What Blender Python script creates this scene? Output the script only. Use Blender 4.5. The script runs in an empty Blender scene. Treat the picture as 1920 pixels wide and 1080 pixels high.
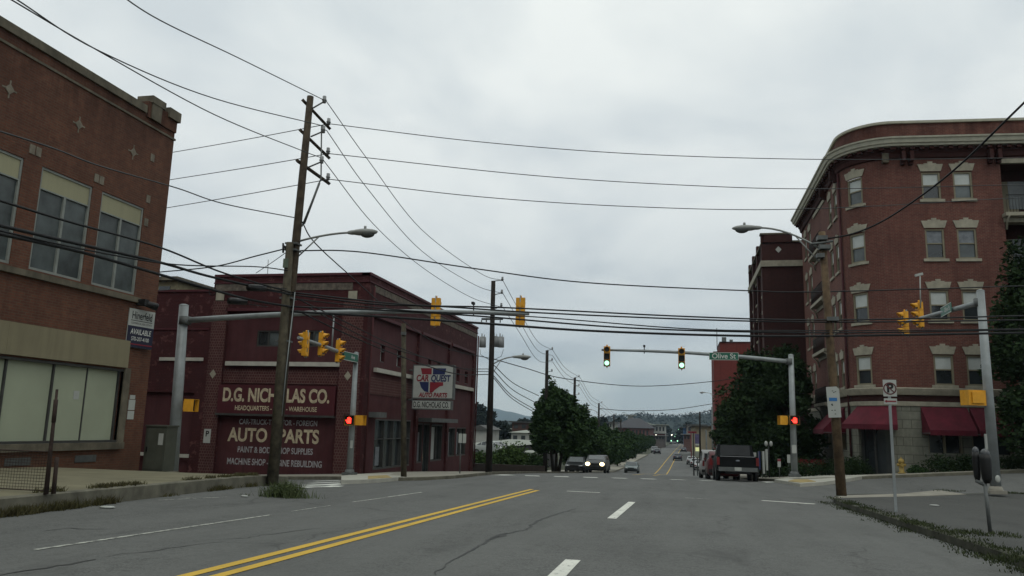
import bpy, math, random
from mathutils import Vector, Matrix
R_ = math.radians
random.seed(7)
sc = bpy.context.scene
COL = sc.collection

# ------------------------------------------------------------------ camera
F, YAW, PITCH, ROLL = 1465.3, R_(12.268), R_(10.055), R_(1.564)
cd = bpy.data.cameras.new('camera'); cam = bpy.data.objects.new('camera', cd); COL.objects.link(cam)
cd.sensor_width = 36; cd.lens = 36 * F / 1920; cd.clip_start = .1; cd.clip_end = 20000
CM = (Matrix.Rotation(YAW, 3, 'Z') @ Matrix.Rotation(math.pi / 2 + PITCH, 3, 'X') @ Matrix.Rotation(ROLL, 3, 'Z'))
CO = Vector((0, 0, 1.25))
cam.matrix_world = Matrix.Translation(CO) @ CM.to_4x4()
sc.camera = cam
# ------------------------------------------------------------------ sky, sun, exposure
SUN_EL, SUN_AZ = R_(52), R_(150)
w = bpy.data.worlds.new('World'); sc.world = w; w.use_nodes = True
nt = w.node_tree; N = nt.nodes; L = nt.links; N.clear()
out = N.new('ShaderNodeOutputWorld'); bg = N.new('ShaderNodeBackground'); bg.inputs[1].default_value = .15
sky = N.new('ShaderNodeTexSky'); sky.sky_type = 'NISHITA'; sky.sun_disc = False; sky.sun_elevation = SUN_EL; sky.sun_rotation = SUN_AZ
tc = N.new('ShaderNodeTexCoord'); sep = N.new('ShaderNodeSeparateXYZ'); L.new(tc.outputs['Generated'], sep.inputs[0])
ad = N.new('ShaderNodeMath'); ad.operation = 'ADD'; ad.inputs[1].default_value = .22; L.new(sep.outputs[2], ad.inputs[0])
mx = N.new('ShaderNodeMath'); mx.operation = 'MAXIMUM'; mx.inputs[1].default_value = .05; L.new(ad.outputs[0], mx.inputs[0])
cmb = N.new('ShaderNodeCombineXYZ')
for i in (0, 1):
    dv = N.new('ShaderNodeMath'); dv.operation = 'DIVIDE'; L.new(sep.outputs[i], dv.inputs[0]); L.new(mx.outputs[0], dv.inputs[1]); L.new(dv.outputs[0], cmb.inputs[i])
n1 = N.new('ShaderNodeTexNoise'); n1.inputs['Scale'].default_value = 1.45; n1.inputs['Detail'].default_value = 6; n1.inputs['Roughness'].default_value = .5; n1.inputs['Distortion'].default_value = .3
L.new(cmb.outputs[0], n1.inputs['Vector'])
grad = N.new('ShaderNodeValToRGB'); L.new(sep.outputs[2], grad.inputs[0])
g = grad.color_ramp; g.elements[0].position = 0; g.elements[0].color = (3.0, 3.15, 3.05, 1)
g.elements[1].position = 1; g.elements[1].color = (8.2, 8.8, 8.5, 1)
for p, c in ((.05, (3.15, 3.4, 3.35, 1)), (.11, (3.15, 3.45, 3.6, 1)), (.19, (3.95, 4.22, 4.27, 1)), (.28, (4.6, 4.85, 4.85, 1)), (.4, (5.05, 5.3, 5.25, 1)), (.5, (5.3, 5.55, 5.45, 1))):
    e = g.elements.new(p); e.color = c
cr = N.new('ShaderNodeValToRGB'); L.new(n1.outputs[0], cr.inputs[0])
cr.color_ramp.elements[0].position = .36; cr.color_ramp.elements[0].color = (.79, .82, .85, 1)
cr.color_ramp.elements[1].position = .56; cr.color_ramp.elements[1].color = (1.06, 1.055, 1.04, 1)
mul = N.new('ShaderNodeMix'); mul.data_type = 'RGBA'; mul.blend_type = 'MULTIPLY'; mul.inputs[0].default_value = 1
L.new(grad.outputs[0], mul.inputs[6]); L.new(cr.outputs[0], mul.inputs[7])
mixc = N.new('ShaderNodeMix'); mixc.data_type = 'RGBA'; mixc.inputs[0].default_value = .95
L.new(sky.outputs[0], mixc.inputs[6]); L.new(mul.outputs[2], mixc.inputs[7])
L.new(mixc.outputs[2], bg.inputs[0]); L.new(bg.outputs[0], out.inputs[0])
sd = bpy.data.lights.new('sun', 'SUN'); sd.energy = .5; sd.angle = R_(25); sd.color = (1, .96, .9)
so = bpy.data.objects.new('sun', sd); COL.objects.link(so)
so.rotation_euler = (math.pi / 2 - SUN_EL, 0, math.pi - SUN_AZ)
sc.view_settings.view_transform = 'Standard'; sc.view_settings.look = 'None'; sc.view_settings.gamma = 1; sc.view_settings.exposure = .13

# ------------------------------------------------------------------ measuring helpers
def ray(px, py): return CM @ Vector(((px - 960) / F, -(py - 540) / F, -1))
def AY(px, py, Y): d = ray(px, py); return CO + d * (Y / d.y)
def AX(px, py, X): d = ray(px, py); return CO + d * (X / d.x)
def ss(x, a, b): t = min(1, max(0, (x - a) / (b - a))); return t * t * (3 - 2 * t)
PROF = [(-60, 1.5), (0, 0), (38, -.965), (46, -1.34), (54, -1.75), (68, -2.43), (80, -3.0), (108, -4.42), (125, -4.6), (168, -4.65), (225, -4.85), (300, -5.3), (430, -6.2), (600, -7), (1200, -9), (9000, -9)]
def base(y):
    for (a, za), (b, zb) in zip(PROF, PROF[1:]):
        if y <= b: return za + (zb - za) * (y - a) / (b - a)
    return PROF[-1][1]
def gz(x, y):
    z = (base(y - 1.5) + base(y) + base(y + 1.5)) / 3
    z -= ss(y, 19, 25) * (.2 * ss(-x, 7, 11) + .045 * min(18, max(0, -x - 12)))*(1-ss(y,60,110))
    z += ss(y, 27, 37) * .08 * min(25, max(0, x - 3.5)) * (1 - ss(y, 60, 120))
    return z
def gp(px, py, h=0):
    d = ray(px, py); t = 5.0
    for i in range(4000):
        p = CO + d * t
        if p.z < gz(p.x, p.y) + h: break
        t += .03 + t * .0008
    return p

# ------------------------------------------------------------------ materials
MATS = {}
KA = .62
def nodes(name):
    m = bpy.data.materials.new(name); m.use_nodes = True; t = m.node_tree; b = t.nodes['Principled BSDF']; MATS[name] = m
    return m, t, b
def c4(c): return (c[0], c[1], c[2], 1)
def nn(t, kind, **kw):
    n = t.nodes.new(kind)
    for k, v in kw.items():
        if k in n.inputs: n.inputs[k].default_value = v
        else: setattr(n, k, v)
    return n
def mixrgb(t, fac, a, b, blend='MIX'):
    n = t.nodes.new('ShaderNodeMix'); n.data_type = 'RGBA'; n.blend_type = blend
    for i, v in ((0, fac), (6, a), (7, b)):
        if isinstance(v, bpy.types.NodeSocket): t.links.new(v, n.inputs[i])
        else: n.inputs[i].default_value = v if i == 0 else c4(v)
    return n.outputs[2]
def ramp(t, src, p0, p1, a=(0, 0, 0), b=(1, 1, 1)):
    r = t.nodes.new('ShaderNodeValToRGB'); t.links.new(src, r.inputs[0])
    r.color_ramp.elements[0].position = p0; r.color_ramp.elements[1].position = p1
    r.color_ramp.elements[0].color = c4(a); r.color_ramp.elements[1].color = c4(b); return r.outputs[0]
def pos(t, sc_=(1, 1, 1)):
    gm = t.nodes.new('ShaderNodeNewGeometry'); mp = t.nodes.new('ShaderNodeMapping'); mp.inputs['Scale'].default_value = sc_
    t.links.new(gm.outputs['Position'], mp.inputs[0]); return mp.outputs[0]
def noise(t, vec, s, d=4, r=.6):
    n = nn(t, 'ShaderNodeTexNoise', Scale=s, Detail=d, Roughness=r); t.links.new(vec, n.inputs['Vector']); return n.outputs[0]
def M(name, c, r=.7, metal=0, var=.25, s=3, c2=None, streak=0, bump=.0, spec=.3, obj=False):
    c = tuple(x * KA for x in c); c2 = c2 and tuple(x * KA for x in c2)
    m, t, b = nodes(name)
    v = pos(t) if not obj else t.nodes.new('ShaderNodeTexCoord').outputs['Object']
    n = noise(t, v, s)
    a = tuple(x * (1 - var) for x in c); bb = tuple(min(1, x * (1 + var)) for x in c) if c2 is None else c2
    col = mixrgb(t, ramp(t, n, .3, .7), a, bb)
    if streak:
        mp = nn(t, 'ShaderNodeMapping'); mp.inputs['Scale'].default_value = (1, 1, .08); t.links.new(v, mp.inputs[0])
        n2 = noise(t, mp.outputs[0], 4, 5)
        col = mixrgb(t, ramp(t, n2, .45, .75, (0, 0, 0), (streak,) * 3), col, tuple(x * .35 for x in c))
    t.links.new(col, b.inputs['Base Color']); b.inputs['Roughness'].default_value = r; b.inputs['Metallic'].default_value = metal
    b.inputs['Specular IOR Level'].default_value = spec
    if bump:
        bp = nn(t, 'ShaderNodeBump', Strength=bump, Distance=.02); t.links.new(noise(t, v, s * 12), bp.inputs['Height']); t.links.new(bp.outputs[0], b.inputs['Normal'])
    return m
def EM(name, c, s):
    m, t, b = nodes(name); b.inputs['Base Color'].default_value = c4(c); b.inputs['Emission Color'].default_value = c4(c); b.inputs['Emission Strength'].default_value = s; return m
def BRICK(name, c1, c2, mortar, stain=.3, wear=None, mort=.012, bw=.22, bh=.075, soot=None):
    c1, c2, mortar = [tuple(x * KA for x in q) for q in (c1, c2, mortar)]
    m, t, b = nodes(name)
    g = t.nodes.new('ShaderNodeNewGeometry')
    sp = t.nodes.new('ShaderNodeSeparateXYZ'); t.links.new(g.outputs['Position'], sp.inputs[0])
    sn = t.nodes.new('ShaderNodeSeparateXYZ'); t.links.new(g.outputs['True Normal'], sn.inputs[0])
    def mt(op, a, c):
        n = t.nodes.new('ShaderNodeMath'); n.operation = op
        for i, v in enumerate((a, c)):
            if isinstance(v, bpy.types.NodeSocket): t.links.new(v, n.inputs[i])
            else: n.inputs[i].default_value = v
        return n.outputs[0]
    u = mt('SUBTRACT', mt('MULTIPLY', sp.outputs[1], sn.outputs[0]), mt('MULTIPLY', sp.outputs[0], sn.outputs[1]))
    cb = t.nodes.new('ShaderNodeCombineXYZ'); t.links.new(u, cb.inputs[0]); t.links.new(sp.outputs[2], cb.inputs[1])
    bt = nn(t, 'ShaderNodeTexBrick'); bt.inputs['Color1'].default_value = c4(c1); bt.inputs['Color2'].default_value = c4(c2); bt.inputs['Mortar'].default_value = c4(mortar)
    bt.inputs['Scale'].default_value = 1; bt.inputs['Mortar Size'].default_value = mort; bt.inputs['Mortar Smooth'].default_value = .3
    bt.inputs['Brick Width'].default_value = bw; bt.inputs['Row Height'].default_value = bh; bt.inputs['Bias'].default_value = -.1
    t.links.new(cb.outputs[0], bt.inputs['Vector'])
    v = g.outputs['Position']
    big = noise(t, v, .45, 6, .65)
    col = mixrgb(t, ramp(t, big, .3, .75), bt.outputs['Color'], (1 - stain, 1 - stain, 1 - stain * .9), 'MULTIPLY') if stain else bt.outputs['Color']
    n2 = noise(t, v, 5, 3)
    col = mixrgb(t, ramp(t, n2, .35, .7, (0, 0, 0), (.45,) * 3), col, tuple(x * .6 for x in c2))
    mp = nn(t, 'ShaderNodeMapping'); mp.inputs['Scale'].default_value = (1.2, 1.2, .1); t.links.new(v, mp.inputs[0])
    col = mixrgb(t, ramp(t, noise(t, mp.outputs[0], 2.2, 6), .5, .8, (0, 0, 0), (.5,) * 3), col, tuple(x * .35 for x in c1))
    if soot:
        zr = nn(t, 'ShaderNodeMapRange'); zr.inputs[1].default_value = soot[0]; zr.inputs[2].default_value = soot[1]; t.links.new(sp.outputs[2], zr.inputs[0])
        ms = nn(t, 'ShaderNodeMapping'); ms.inputs['Scale'].default_value = (1, 1, .35); t.links.new(v, ms.inputs[0])
        sf_ = mt('MULTIPLY', zr.outputs[0], ramp(t, noise(t, ms.outputs[0], 1.3, 6, .7), .38, .62)); sf_ = mt('MULTIPLY', sf_, .85)
        col = mixrgb(t, sf_, col, tuple(x * .22 for x in c1)); gr = nn(t, 'ShaderNodeMapRange'); gr.inputs[1].default_value = 1.0; gr.inputs[2].default_value = -.7; t.links.new(sp.outputs[2], gr.inputs[0]); col = mixrgb(t, mt('MULTIPLY', gr.outputs[0], ramp(t, noise(t, v, 2.4, 5, .7), .3, .7, (.25,) * 3, (.8,) * 3)), col, (c1[0] * .35, c1[1] * .5, c1[2] * .5))
    if wear: col = mixrgb(t, ramp(t, noise(t, v, 2.6, 6, .7), .56, .66, (0, 0, 0), (.7,) * 3), col, wear)
    t.links.new(col, b.inputs['Base Color']); b.inputs['Roughness'].default_value = .85; b.inputs['Specular IOR Level'].default_value = .2
    bp = nn(t, 'ShaderNodeBump', Strength=.5, Distance=.01); bp.invert = True; t.links.new(bt.outputs['Fac'], bp.inputs['Height']); t.links.new(bp.outputs[0], b.inputs['Normal'])
    return m
def ASPHALT(name, base_c=(.142, .144, .136), wear=1):
    base_c = tuple(x * KA for x in base_c)
    m, t, b = nodes(name); v = pos(t)
    fine = noise(t, v, 90, 2, .7); big = noise(t, v, .35, 5, .6); mp = pos(t, (1.1, .12, 1)); tr = noise(t, mp, 1.2, 4, .6)
    col = mixrgb(t, ramp(t, fine, .3, .7), tuple(x * .72 for x in base_c), tuple(x * 1.3 for x in base_c))
    mid = noise(t, v, 13, 3, .8); col = mixrgb(t, ramp(t, mid, .44, .56, (0, 0, 0), (.9,) * 3), col, tuple(x * .62 for x in base_c)); g3 = noise(t, v, 40, 1, .5); col = mixrgb(t, ramp(t, g3, .5, .62, (0, 0, 0), (.7,) * 3), col, tuple(x * 1.5 for x in base_c)); blot = noise(t, pos(t, (1, .3, 1)), 1.7, 4, .6); col = mixrgb(t, ramp(t, blot, .56, .66, (0, 0, 0), (.5,) * 3), col, tuple(x * .5 for x in base_c)); mid2 = noise(t, v, 3.1, 5, .7); col = mixrgb(t, ramp(t, mid2, .42, .68, (0, 0, 0), (.5,) * 3), col, tuple(x * 1.3 for x in base_c))
    col = mixrgb(t, ramp(t, big, .35, .7, (0, 0, 0), (.55,) * 3), col, tuple(x * .66 for x in base_c))
    col = mixrgb(t, ramp(t, tr, .4, .65, (0, 0, 0), (.45,) * 3), col, tuple(x * 1.25 for x in base_c))
    # tar-sealed cracks: thin dark lines where a distorted cell border runs
    d = nn(t, 'ShaderNodeTexNoise', Scale=.6, Detail=5); t.links.new(v, d.inputs['Vector'])
    va = nn(t, 'ShaderNodeMix'); va.data_type = 'RGBA'; va.inputs[0].default_value = .1; t.links.new(v, va.inputs[6]); t.links.new(d.outputs['Color'], va.inputs[7])
    mpp = nn(t, 'ShaderNodeMapping'); mpp.inputs['Scale'].default_value = (.3, .14, 0); mpp.inputs['Rotation'].default_value = (0, 0, .5)
    mixv = nn(t, 'ShaderNodeVectorMath'); mixv.operation = 'MULTIPLY_ADD'; mixv.inputs[1].default_value = (1.6, 1.6, 0)
    t.links.new(d.outputs['Color'], mixv.inputs[0]); t.links.new(v, mixv.inputs[2]); t.links.new(mixv.outputs[0], mpp.inputs[0])
    vo = nn(t, 'ShaderNodeTexVoronoi'); vo.feature = 'DISTANCE_TO_EDGE'; vo.inputs['Scale'].default_value = 1; t.links.new(mpp.outputs[0], vo.inputs['Vector'])
    gate = ramp(t, noise(t, v, .23, 3), .46, .56)
    ln = ramp(t, vo.outputs['Distance'], .002, .009, (1, 1, 1), (0, 0, 0))
    f = mixrgb(t, 1, ln, gate, 'MULTIPLY')
    f = mixrgb(t, .55 * wear, (0, 0, 0), f)
    col = mixrgb(t, f, col, tuple(x * .35 for x in base_c))
    t.links.new(col, b.inputs['Base Color']); b.inputs['Roughness'].default_value = .85; b.inputs['Specular IOR Level'].default_value = .25
    bp = nn(t, 'ShaderNodeBump', Strength=.4, Distance=.01); t.links.new(fine, bp.inputs['Height']); t.links.new(bp.outputs[0], b.inputs['Normal'])
    return m
def PAINT(name, c, under=(.1, .103, .1), lo=.36, hi=.5):
    c, under = [tuple(x * KA for x in q) for q in (c, under)]
    m, t, b = nodes(name); v = pos(t)
    col = mixrgb(t, ramp(t, noise(t, v, 9, 6, .75), lo, hi), under, c)
    col = mixrgb(t, ramp(t, noise(t, v, 1.5, 4), .4, .75, (0, 0, 0), (.35,) * 3), col, tuple(x * .5 for x in c))
    t.links.new(col, b.inputs['Base Color']); b.inputs['Roughness'].default_value = .8; return m
def LEAF(name, a, bc):
    a, bc = [tuple(x * .8 for x in q) for q in (a, bc)]
    m, t, b = nodes(name); v = pos(t)
    col = mixrgb(t, ramp(t, noise(t, v, 1.3, 3), .35, .65), a, bc)
    col = mixrgb(t, ramp(t, noise(t, v, 11, 2), .4, .7, (0, 0, 0), (.6,) * 3), col, tuple(x * 1.5 for x in bc))
    t.links.new(col, b.inputs['Base Color']); b.inputs['Roughness'].default_value = .85; b.inputs['Specular IOR Level'].default_value = .06
    return m
asphalt = ASPHALT('asphalt'); asphalt_walk = ASPHALT('asphalt_sidewalk', (.085, .086, .08), .6)
concrete = M('concrete', (.33, .31, .255), .9, var=.18, s=1.6, bump=.2); kerbc = M('kerb_concrete', (.17, .16, .12), .9, var=.35, s=2.5, bump=.3)
left_walk = M('left_sidewalk', (.22, .20, .125), .9, var=.22, s=1.1, bump=.3)
pale_conc = M('pale_concrete', (.5, .49, .42), .9, var=.12, s=2)
dirt = M('ground_soil', (.06, .065, .035), .95, var=.4, s=.8)
yellowp = PAINT('yellow_road_paint', (.78, .49, .04), lo=.28, hi=.4); whitep = PAINT('white_road_paint', (.9, .9, .8), lo=.33, hi=.45); wornp = PAINT('worn_white_road_paint', (.62, .63, .55), lo=.4, hi=.56)
crossw = PAINT('crosswalk_paint', (.95, .97, .88), lo=.2, hi=.32)
rampy = M('yellow_ramp', (.42, .32, .13), .85)
br_left = BRICK('brown_brick', (.24, .093, .053), (.16, .066, .042), (.19, .125, .085), .4, soot=(9.3, 11.2))
br_dg = BRICK('maroon_painted_brick', (.10, .023, .024), (.082, .02, .022), (.06, .016, .018), .35, wear=(.125, .055, .05))
br_dgw = BRICK('worn_maroon_brick', (.115, .035, .033), (.095, .03, .028), (.2, .12, .105), .2, mort=.016, bw=.13, bh=.13)
br_apt = BRICK('red_brick', (.245, .082, .06), (.17, .06, .047), (.26, .17, .13), .35, soot=(13.5, 17.5))
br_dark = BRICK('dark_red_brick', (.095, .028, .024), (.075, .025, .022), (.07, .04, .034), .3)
br_tow = BRICK('bright_red_brick', (.24, .045, .035), (.2, .042, .034), (.2, .05, .04), .1)
m_frieze = M('faded_frieze', (.15, .125, .10), .9, var=.5, s=4)
m_dgp = M('maroon_paint', (.088, .017, .021), .85, var=.22, s=1.3, c2=(.10, .03, .032), streak=.5)
m_dgs = M('maroon_sign_paint', (.085, .012, .018), .6, var=.1)
m_whiteband = M('white_painted_ledge', (.55, .53, .46), .8, var=.15)
stone = M('limestone_trim', (.42, .39, .30), .85, var=.2, s=3, streak=.25); stone_d = M('weathered_stone', (.16, .14, .10), .9, var=.4, s=2, streak=.5)
stone_c = M('pale_cornice_paint', (.62, .60, .48), .8, var=.12, s=3, streak=.15)
stone_m = M('dull_stone', (.25, .22, .17), .9, var=.3, s=4, streak=.4)
stoneb = BRICK('limestone_blocks', (.30, .30, .24), (.24, .24, .19), (.14, .135, .105), .2, mort=.02, bw=.9, bh=.42)
cream = M('cream_panel', (.43, .41, .26), .8, var=.08, s=.7, streak=.18); creamb = M('cream_band', (.30, .265, .165), .85, var=.12, s=.6, streak=.3)
papered = M('papered_window', (.42, .46, .33), .5, var=.08, s=.8, spec=.5); framem = M('window_frame_metal', (.30, .32, .29), .5, var=.15); framed = M('dark_window_frame', (.06, .06, .055), .5)
aptframe = M('tan_window_frame', (.27, .24, .16), .7, var=.1)
glass = M('dark_glass', (.035, .042, .045), .12, var=.4, s=.6, spec=.7); glass_d = M('tinted_glass', (.02, .022, .024), .35, spec=.25); glassg = M('grey_glass', (.10, .12, .12), .25, var=.45, s=1.2, spec=.6)
blind = M('white_blind', (.6, .64, .61), .5, var=.12, s=2, spec=.5); curtain = M('grey_curtain', (.22, .24, .26), .6, var=.3, s=4)
galv = M('galvanised_steel', (.36, .39, .39), .55, .25, var=.15, s=3, streak=.2); galvd = M('dull_grey_steel', (.16, .17, .165), .6, .3)
sigy = M('signal_yellow', (.95, .45, .03), .5, var=.12, s=6); black = M('black_plastic', (.012, .012, .012), .5, var=.2); dkgreen = M('underexposed_dark_green', (.02, .035, .025), .5)
wood = M('weathered_wood', (.085, .07, .048), .95, var=.4, s=5, c2=(.15, .13, .085), streak=.5, bump=.4); woodd = M('dark_creosote_wood', (.028, .022, .018), .95, var=.4, s=5, streak=.4)
woodr = M('brown_wood', (.06, .042, .028), .95, var=.35, s=6, streak=.55, c2=(.11, .085, .055)); wood_p = M('rusty_brown_wood', (.13, .085, .05), .95, var=.4, s=5, streak=.5, c2=(.22, .15, .085)); wire = M('black_cable', (.012, .013, .014), .7); wireg = M('grey_wire', (.05, .053, .055), .6)
insul = M('grey_insulator', (.3, .31, .31), .3); tan_s = M('street_lamp_metal', (.34, .35, .33), .5, var=.1); lampglass = M('lamp_glass', (.12, .125, .12), .2)
signg = M('sign_green', (.02, .16, .10), .4, var=.05); signw = M('sign_white', (.52, .54, .5), .5, var=.06); signtx = M('white_letters', (.75, .76, .7), .5, var=.03)
signred = M('sign_red', (.28, .025, .04), .5, var=.08); signblue = M('sign_blue', (.025, .035, .12), .5, var=.08); navy = M('navy_panel', (.02, .022, .05), .5); blk = M('black_lettering', (.015, .015, .015), .6, var=.1)
letterc = M('cream_lettering', (.62, .53, .36), .85, var=.3, s=6, streak=.35); letterb = M('greyblue_lettering', (.42, .41, .42), .85, var=.35, s=6, streak=.4)
awn = M('red_awning_canvas', (.115, .010, .022), .9, var=.25, s=2.5, streak=.35); cabm = M('cabinet_grey', (.10, .105, .08), .6, .2, var=.15)
leaf_r = LEAF('dark_leaves', (.017, .028, .012), (.03, .052, .02)); leaf_l = LEAF('green_leaves', (.02, .038, .015), (.038, .068, .024)); leaf_b = LEAF('bright_leaves', (.04, .07, .022), (.065, .105, .035)); bark = M('bark', (.045, .037, .028), .95, var=.3, s=8, bump=.5)
far_leaf = LEAF('far_tree_leaves', (.010, .015, .012), (.018, .025, .018)); grassm = LEAF('grass_blades', (.028, .038, .016), (.05, .06, .028))
shrubd = LEAF('shrub_leaves', (.014, .024, .01), (.026, .045, .018)); tuftm = LEAF('tuft_green', (.05, .07, .028), (.08, .10, .045)); weedb = LEAF('dry_weeds', (.05, .042, .022), (.075, .072, .032))
hydy = M('hydrant_yellow', (.36, .25, .06), .5); rust = M('rust_brown', (.05, .032, .025), .9, var=.4, s=9); tyre = M('rubber', (.015, .015, .015), .8); chrome = M('chrome', (.4, .4, .4), .25, .9, var=.05)
glow_g = EM('green_light', (.45, 1, .62), 1.6); glow_r = EM('red_light', (1, .035, .02), 3.2); glow_h = EM('headlight_lamp', (1, .8, .42), 5); glow_w = EM('far_lamp', (1, .95, .75), 3); tail = M('tail_lamp', (.2, .01, .01), .3); 
dark_lens = M('dark_lens', (.02, .02, .02), .3)

# ------------------------------------------------------------------ mesh builder
class MB:
    def __init__(s): s.v = []; s.f = []; s.m = []; s.mi = 0; s.sm = []
    def add(s, vs, fs, smooth=False):
        o = len(s.v); s.v += [Vector(x) for x in vs]
        for f in fs: s.f.append([i + o for i in f]); s.m.append(s.mi); s.sm.append(smooth)
    def quad(s, a, b, c, d): s.add([a, b, c, d], [(0, 1, 2, 3)])
    def box(s, c, d, rz=0, M3=None):
        x, y, z = d[0] / 2, d[1] / 2, d[2] / 2; c = Vector(c)
        R = M3 if M3 else Matrix.Rotation(rz, 3, 'Z')
        vs = [c + R @ Vector(p) for p in ((-x, -y, -z), (x, -y, -z), (x, y, -z), (-x, y, -z), (-x, -y, z), (x, -y, z), (x, y, z), (-x, y, z))]
        s.add(vs, [(3, 2, 1, 0), (4, 5, 6, 7), (0, 1, 5, 4), (1, 2, 6, 5), (2, 3, 7, 6), (3, 0, 4, 7)])
    def bx(s, x0, x1, y0, y1, z0, z1): s.box(((x0 + x1) / 2, (y0 + y1) / 2, (z0 + z1) / 2), (x1 - x0, y1 - y0, z1 - z0))
    def tube(s, pts, r, n=8, cap=True):
        pts = [Vector(p) for p in pts]; rs = r if isinstance(r, (list, tuple)) else [r] * len(pts)
        vs = []; fs = []; up = None
        for i, p in enumerate(pts):
            t = (pts[min(i + 1, len(pts) - 1)] - pts[max(i - 1, 0)])
            t = t.normalized() if t.length > 1e-9 else Vector((0, 0, 1))
            if up is None: up = Vector((1, 0, 0)) if abs(t.x) < .8 else Vector((0, 1, 0))
            a = t.cross(up).normalized(); b = t.cross(a).normalized(); up = -b if False else up
            for k in range(n):
                q = 2 * math.pi * k / n; vs.append(p + (a * math.cos(q) + b * math.sin(q)) * rs[i])
        for i in range(len(pts) - 1):
            for k in range(n): k2 = (k + 1) % n; fs.append((i * n + k, i * n + k2, (i + 1) * n + k2, (i + 1) * n + k))
        s.add(vs, fs, True)
        if cap:
            o = len(s.v) - len(vs); s.f.append([o + k for k in range(n)][::-1]); s.m.append(s.mi); s.sm.append(False)
            s.f.append([o + (len(pts) - 1) * n + k for k in range(n)]); s.m.append(s.mi); s.sm.append(False)
    def ell(s, c, r, nu=12, nv=8, M3=None):
        c = Vector(c); vs = []; fs = []
        for j in range(nv + 1):
            for i in range(nu):
                a = 2 * math.pi * i / nu; b = math.pi * j / nv
                p = Vector((r[0] * math.sin(b) * math.cos(a), r[1] * math.sin(b) * math.sin(a), r[2] * math.cos(b)))
                vs.append(c + (M3 @ p if M3 else p))
        for j in range(nv):
            for i in range(nu): k = (i + 1) % nu; fs.append((j * nu + i, (j + 1) * nu + i, (j + 1) * nu + k, j * nu + k))
        s.add(vs, fs, True)
    def prism(s, poly, P, d0, d1):
        # poly: list of (u,v); P(u,v,d)->point
        n = len(poly); vs = [P(u, v, d0) for u, v in poly] + [P(u, v, d1) for u, v in poly]
        s.add(vs, [list(range(n))[::-1], list(range(n, 2 * n))] + [(i, (i + 1) % n, n + (i + 1) % n, n + i) for i in range(n)])
    def slab(s, P, u0, u1, z0, z1, d0, d1, nu=1):
        for i in range(nu):
            a = u0 + (u1 - u0) * i / nu; b = u0 + (u1 - u0) * (i + 1) / nu
            q = [P(a, z0, d0), P(b, z0, d0), P(b, z1, d0), P(a, z1, d0), P(a, z0, d1), P(b, z0, d1), P(b, z1, d1), P(a, z1, d1)]
            fs = [(4, 5, 6, 7), (0, 1, 5, 4), (2, 3, 7, 6), (1, 0, 3, 2)]
            if i == 0: fs.append((3, 0, 4, 7))
            if i == nu - 1: fs.append((1, 2, 6, 5))
            s.add(q, fs)
    def build(s, name, mat, parent=None, org=None, **props):
        me = bpy.data.meshes.new(name)
        if org is None: org = Vector((0, 0, 0)) if parent is None else root_loc(parent)
        org = Vector(org)
        me.from_pydata([tuple(v - org) for v in s.v], [], s.f)
        for mm in (mat if isinstance(mat, (list, tuple)) else [mat]): me.materials.append(mm)
        me.polygons.foreach_set('material_index', s.m); me.polygons.foreach_set('use_smooth', s.sm); me.update()
        o = bpy.data.objects.new(name, me); COL.objects.link(o)
        if parent: o.parent = parent
        else: o.location = org
        for k, v in props.items(): o[k] = v
        return o
def root_loc(o):
    while o.parent: o = o.parent
    return o.location.copy()
def tag(o, label, cat, group=None):
    o['label'] = label; o['category'] = cat
    if group: o['group'] = group
    return o
def thing(name, label, cat, loc=(0, 0, 0), group=None):
    o = bpy.data.objects.new(name, None); COL.objects.link(o); o.location = loc; o.empty_display_size = .3; return tag(o, label, cat, group)
CH = {}
def copy_tree(o, parent=None):
    c = o.copy(); COL.objects.link(c)
    if parent: c.parent = parent
    for ch in [x for x in list(bpy.data.objects) if x.parent == o]: copy_tree(ch, c)
    return c
def struct(mb, name, mat, kind='structure'):
    o = mb.build(name, mat); o['kind'] = kind; return o
def plane(o, ux, n):
    o, ux, n = Vector(o), Vector(ux), Vector(n)
    return lambda u, z, d: Vector((o.x + ux.x * u + n.x * d, o.y + ux.y * u + n.y * d, z))
def wall(mb, P, u0, u1, z0, z1, holes=(), depth=.18, maxu=1e9, end=True):
    us = sorted({u0, u1} | {x for h in holes for x in h[:2] if u0 < x < u1}); zs = sorted({z0, z1} | {x for h in holes for x in h[2:4] if z0 < x < z1})
    u2 = [us[0]]
    for a, b in zip(us, us[1:]):
        n = max(1, math.ceil((b - a) / maxu)); u2 += [a + (b - a) * (i + 1) / n for i in range(n)]
    for a, b in zip(u2, u2[1:]):
        for c, d in zip(zs, zs[1:]):
            cu, cz = (a + b) / 2, (c + d) / 2
            if any(h[0] < cu < h[1] and h[2] < cz < h[3] for h in holes): continue
            mb.quad(P(a, c, 0), P(b, c, 0), P(b, d, 0), P(a, d, 0))
    for h in holes:
        a, b, c, d = h[:4]; q = [(a, c), (b, c), (b, d), (a, d)]
        for (x, y), (x2, y2) in zip(q, q[1:] + q[:1]): mb.quad(P(x, y, -depth), P(x2, y2, -depth), P(x2, y2, 0), P(x, y, 0))
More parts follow.
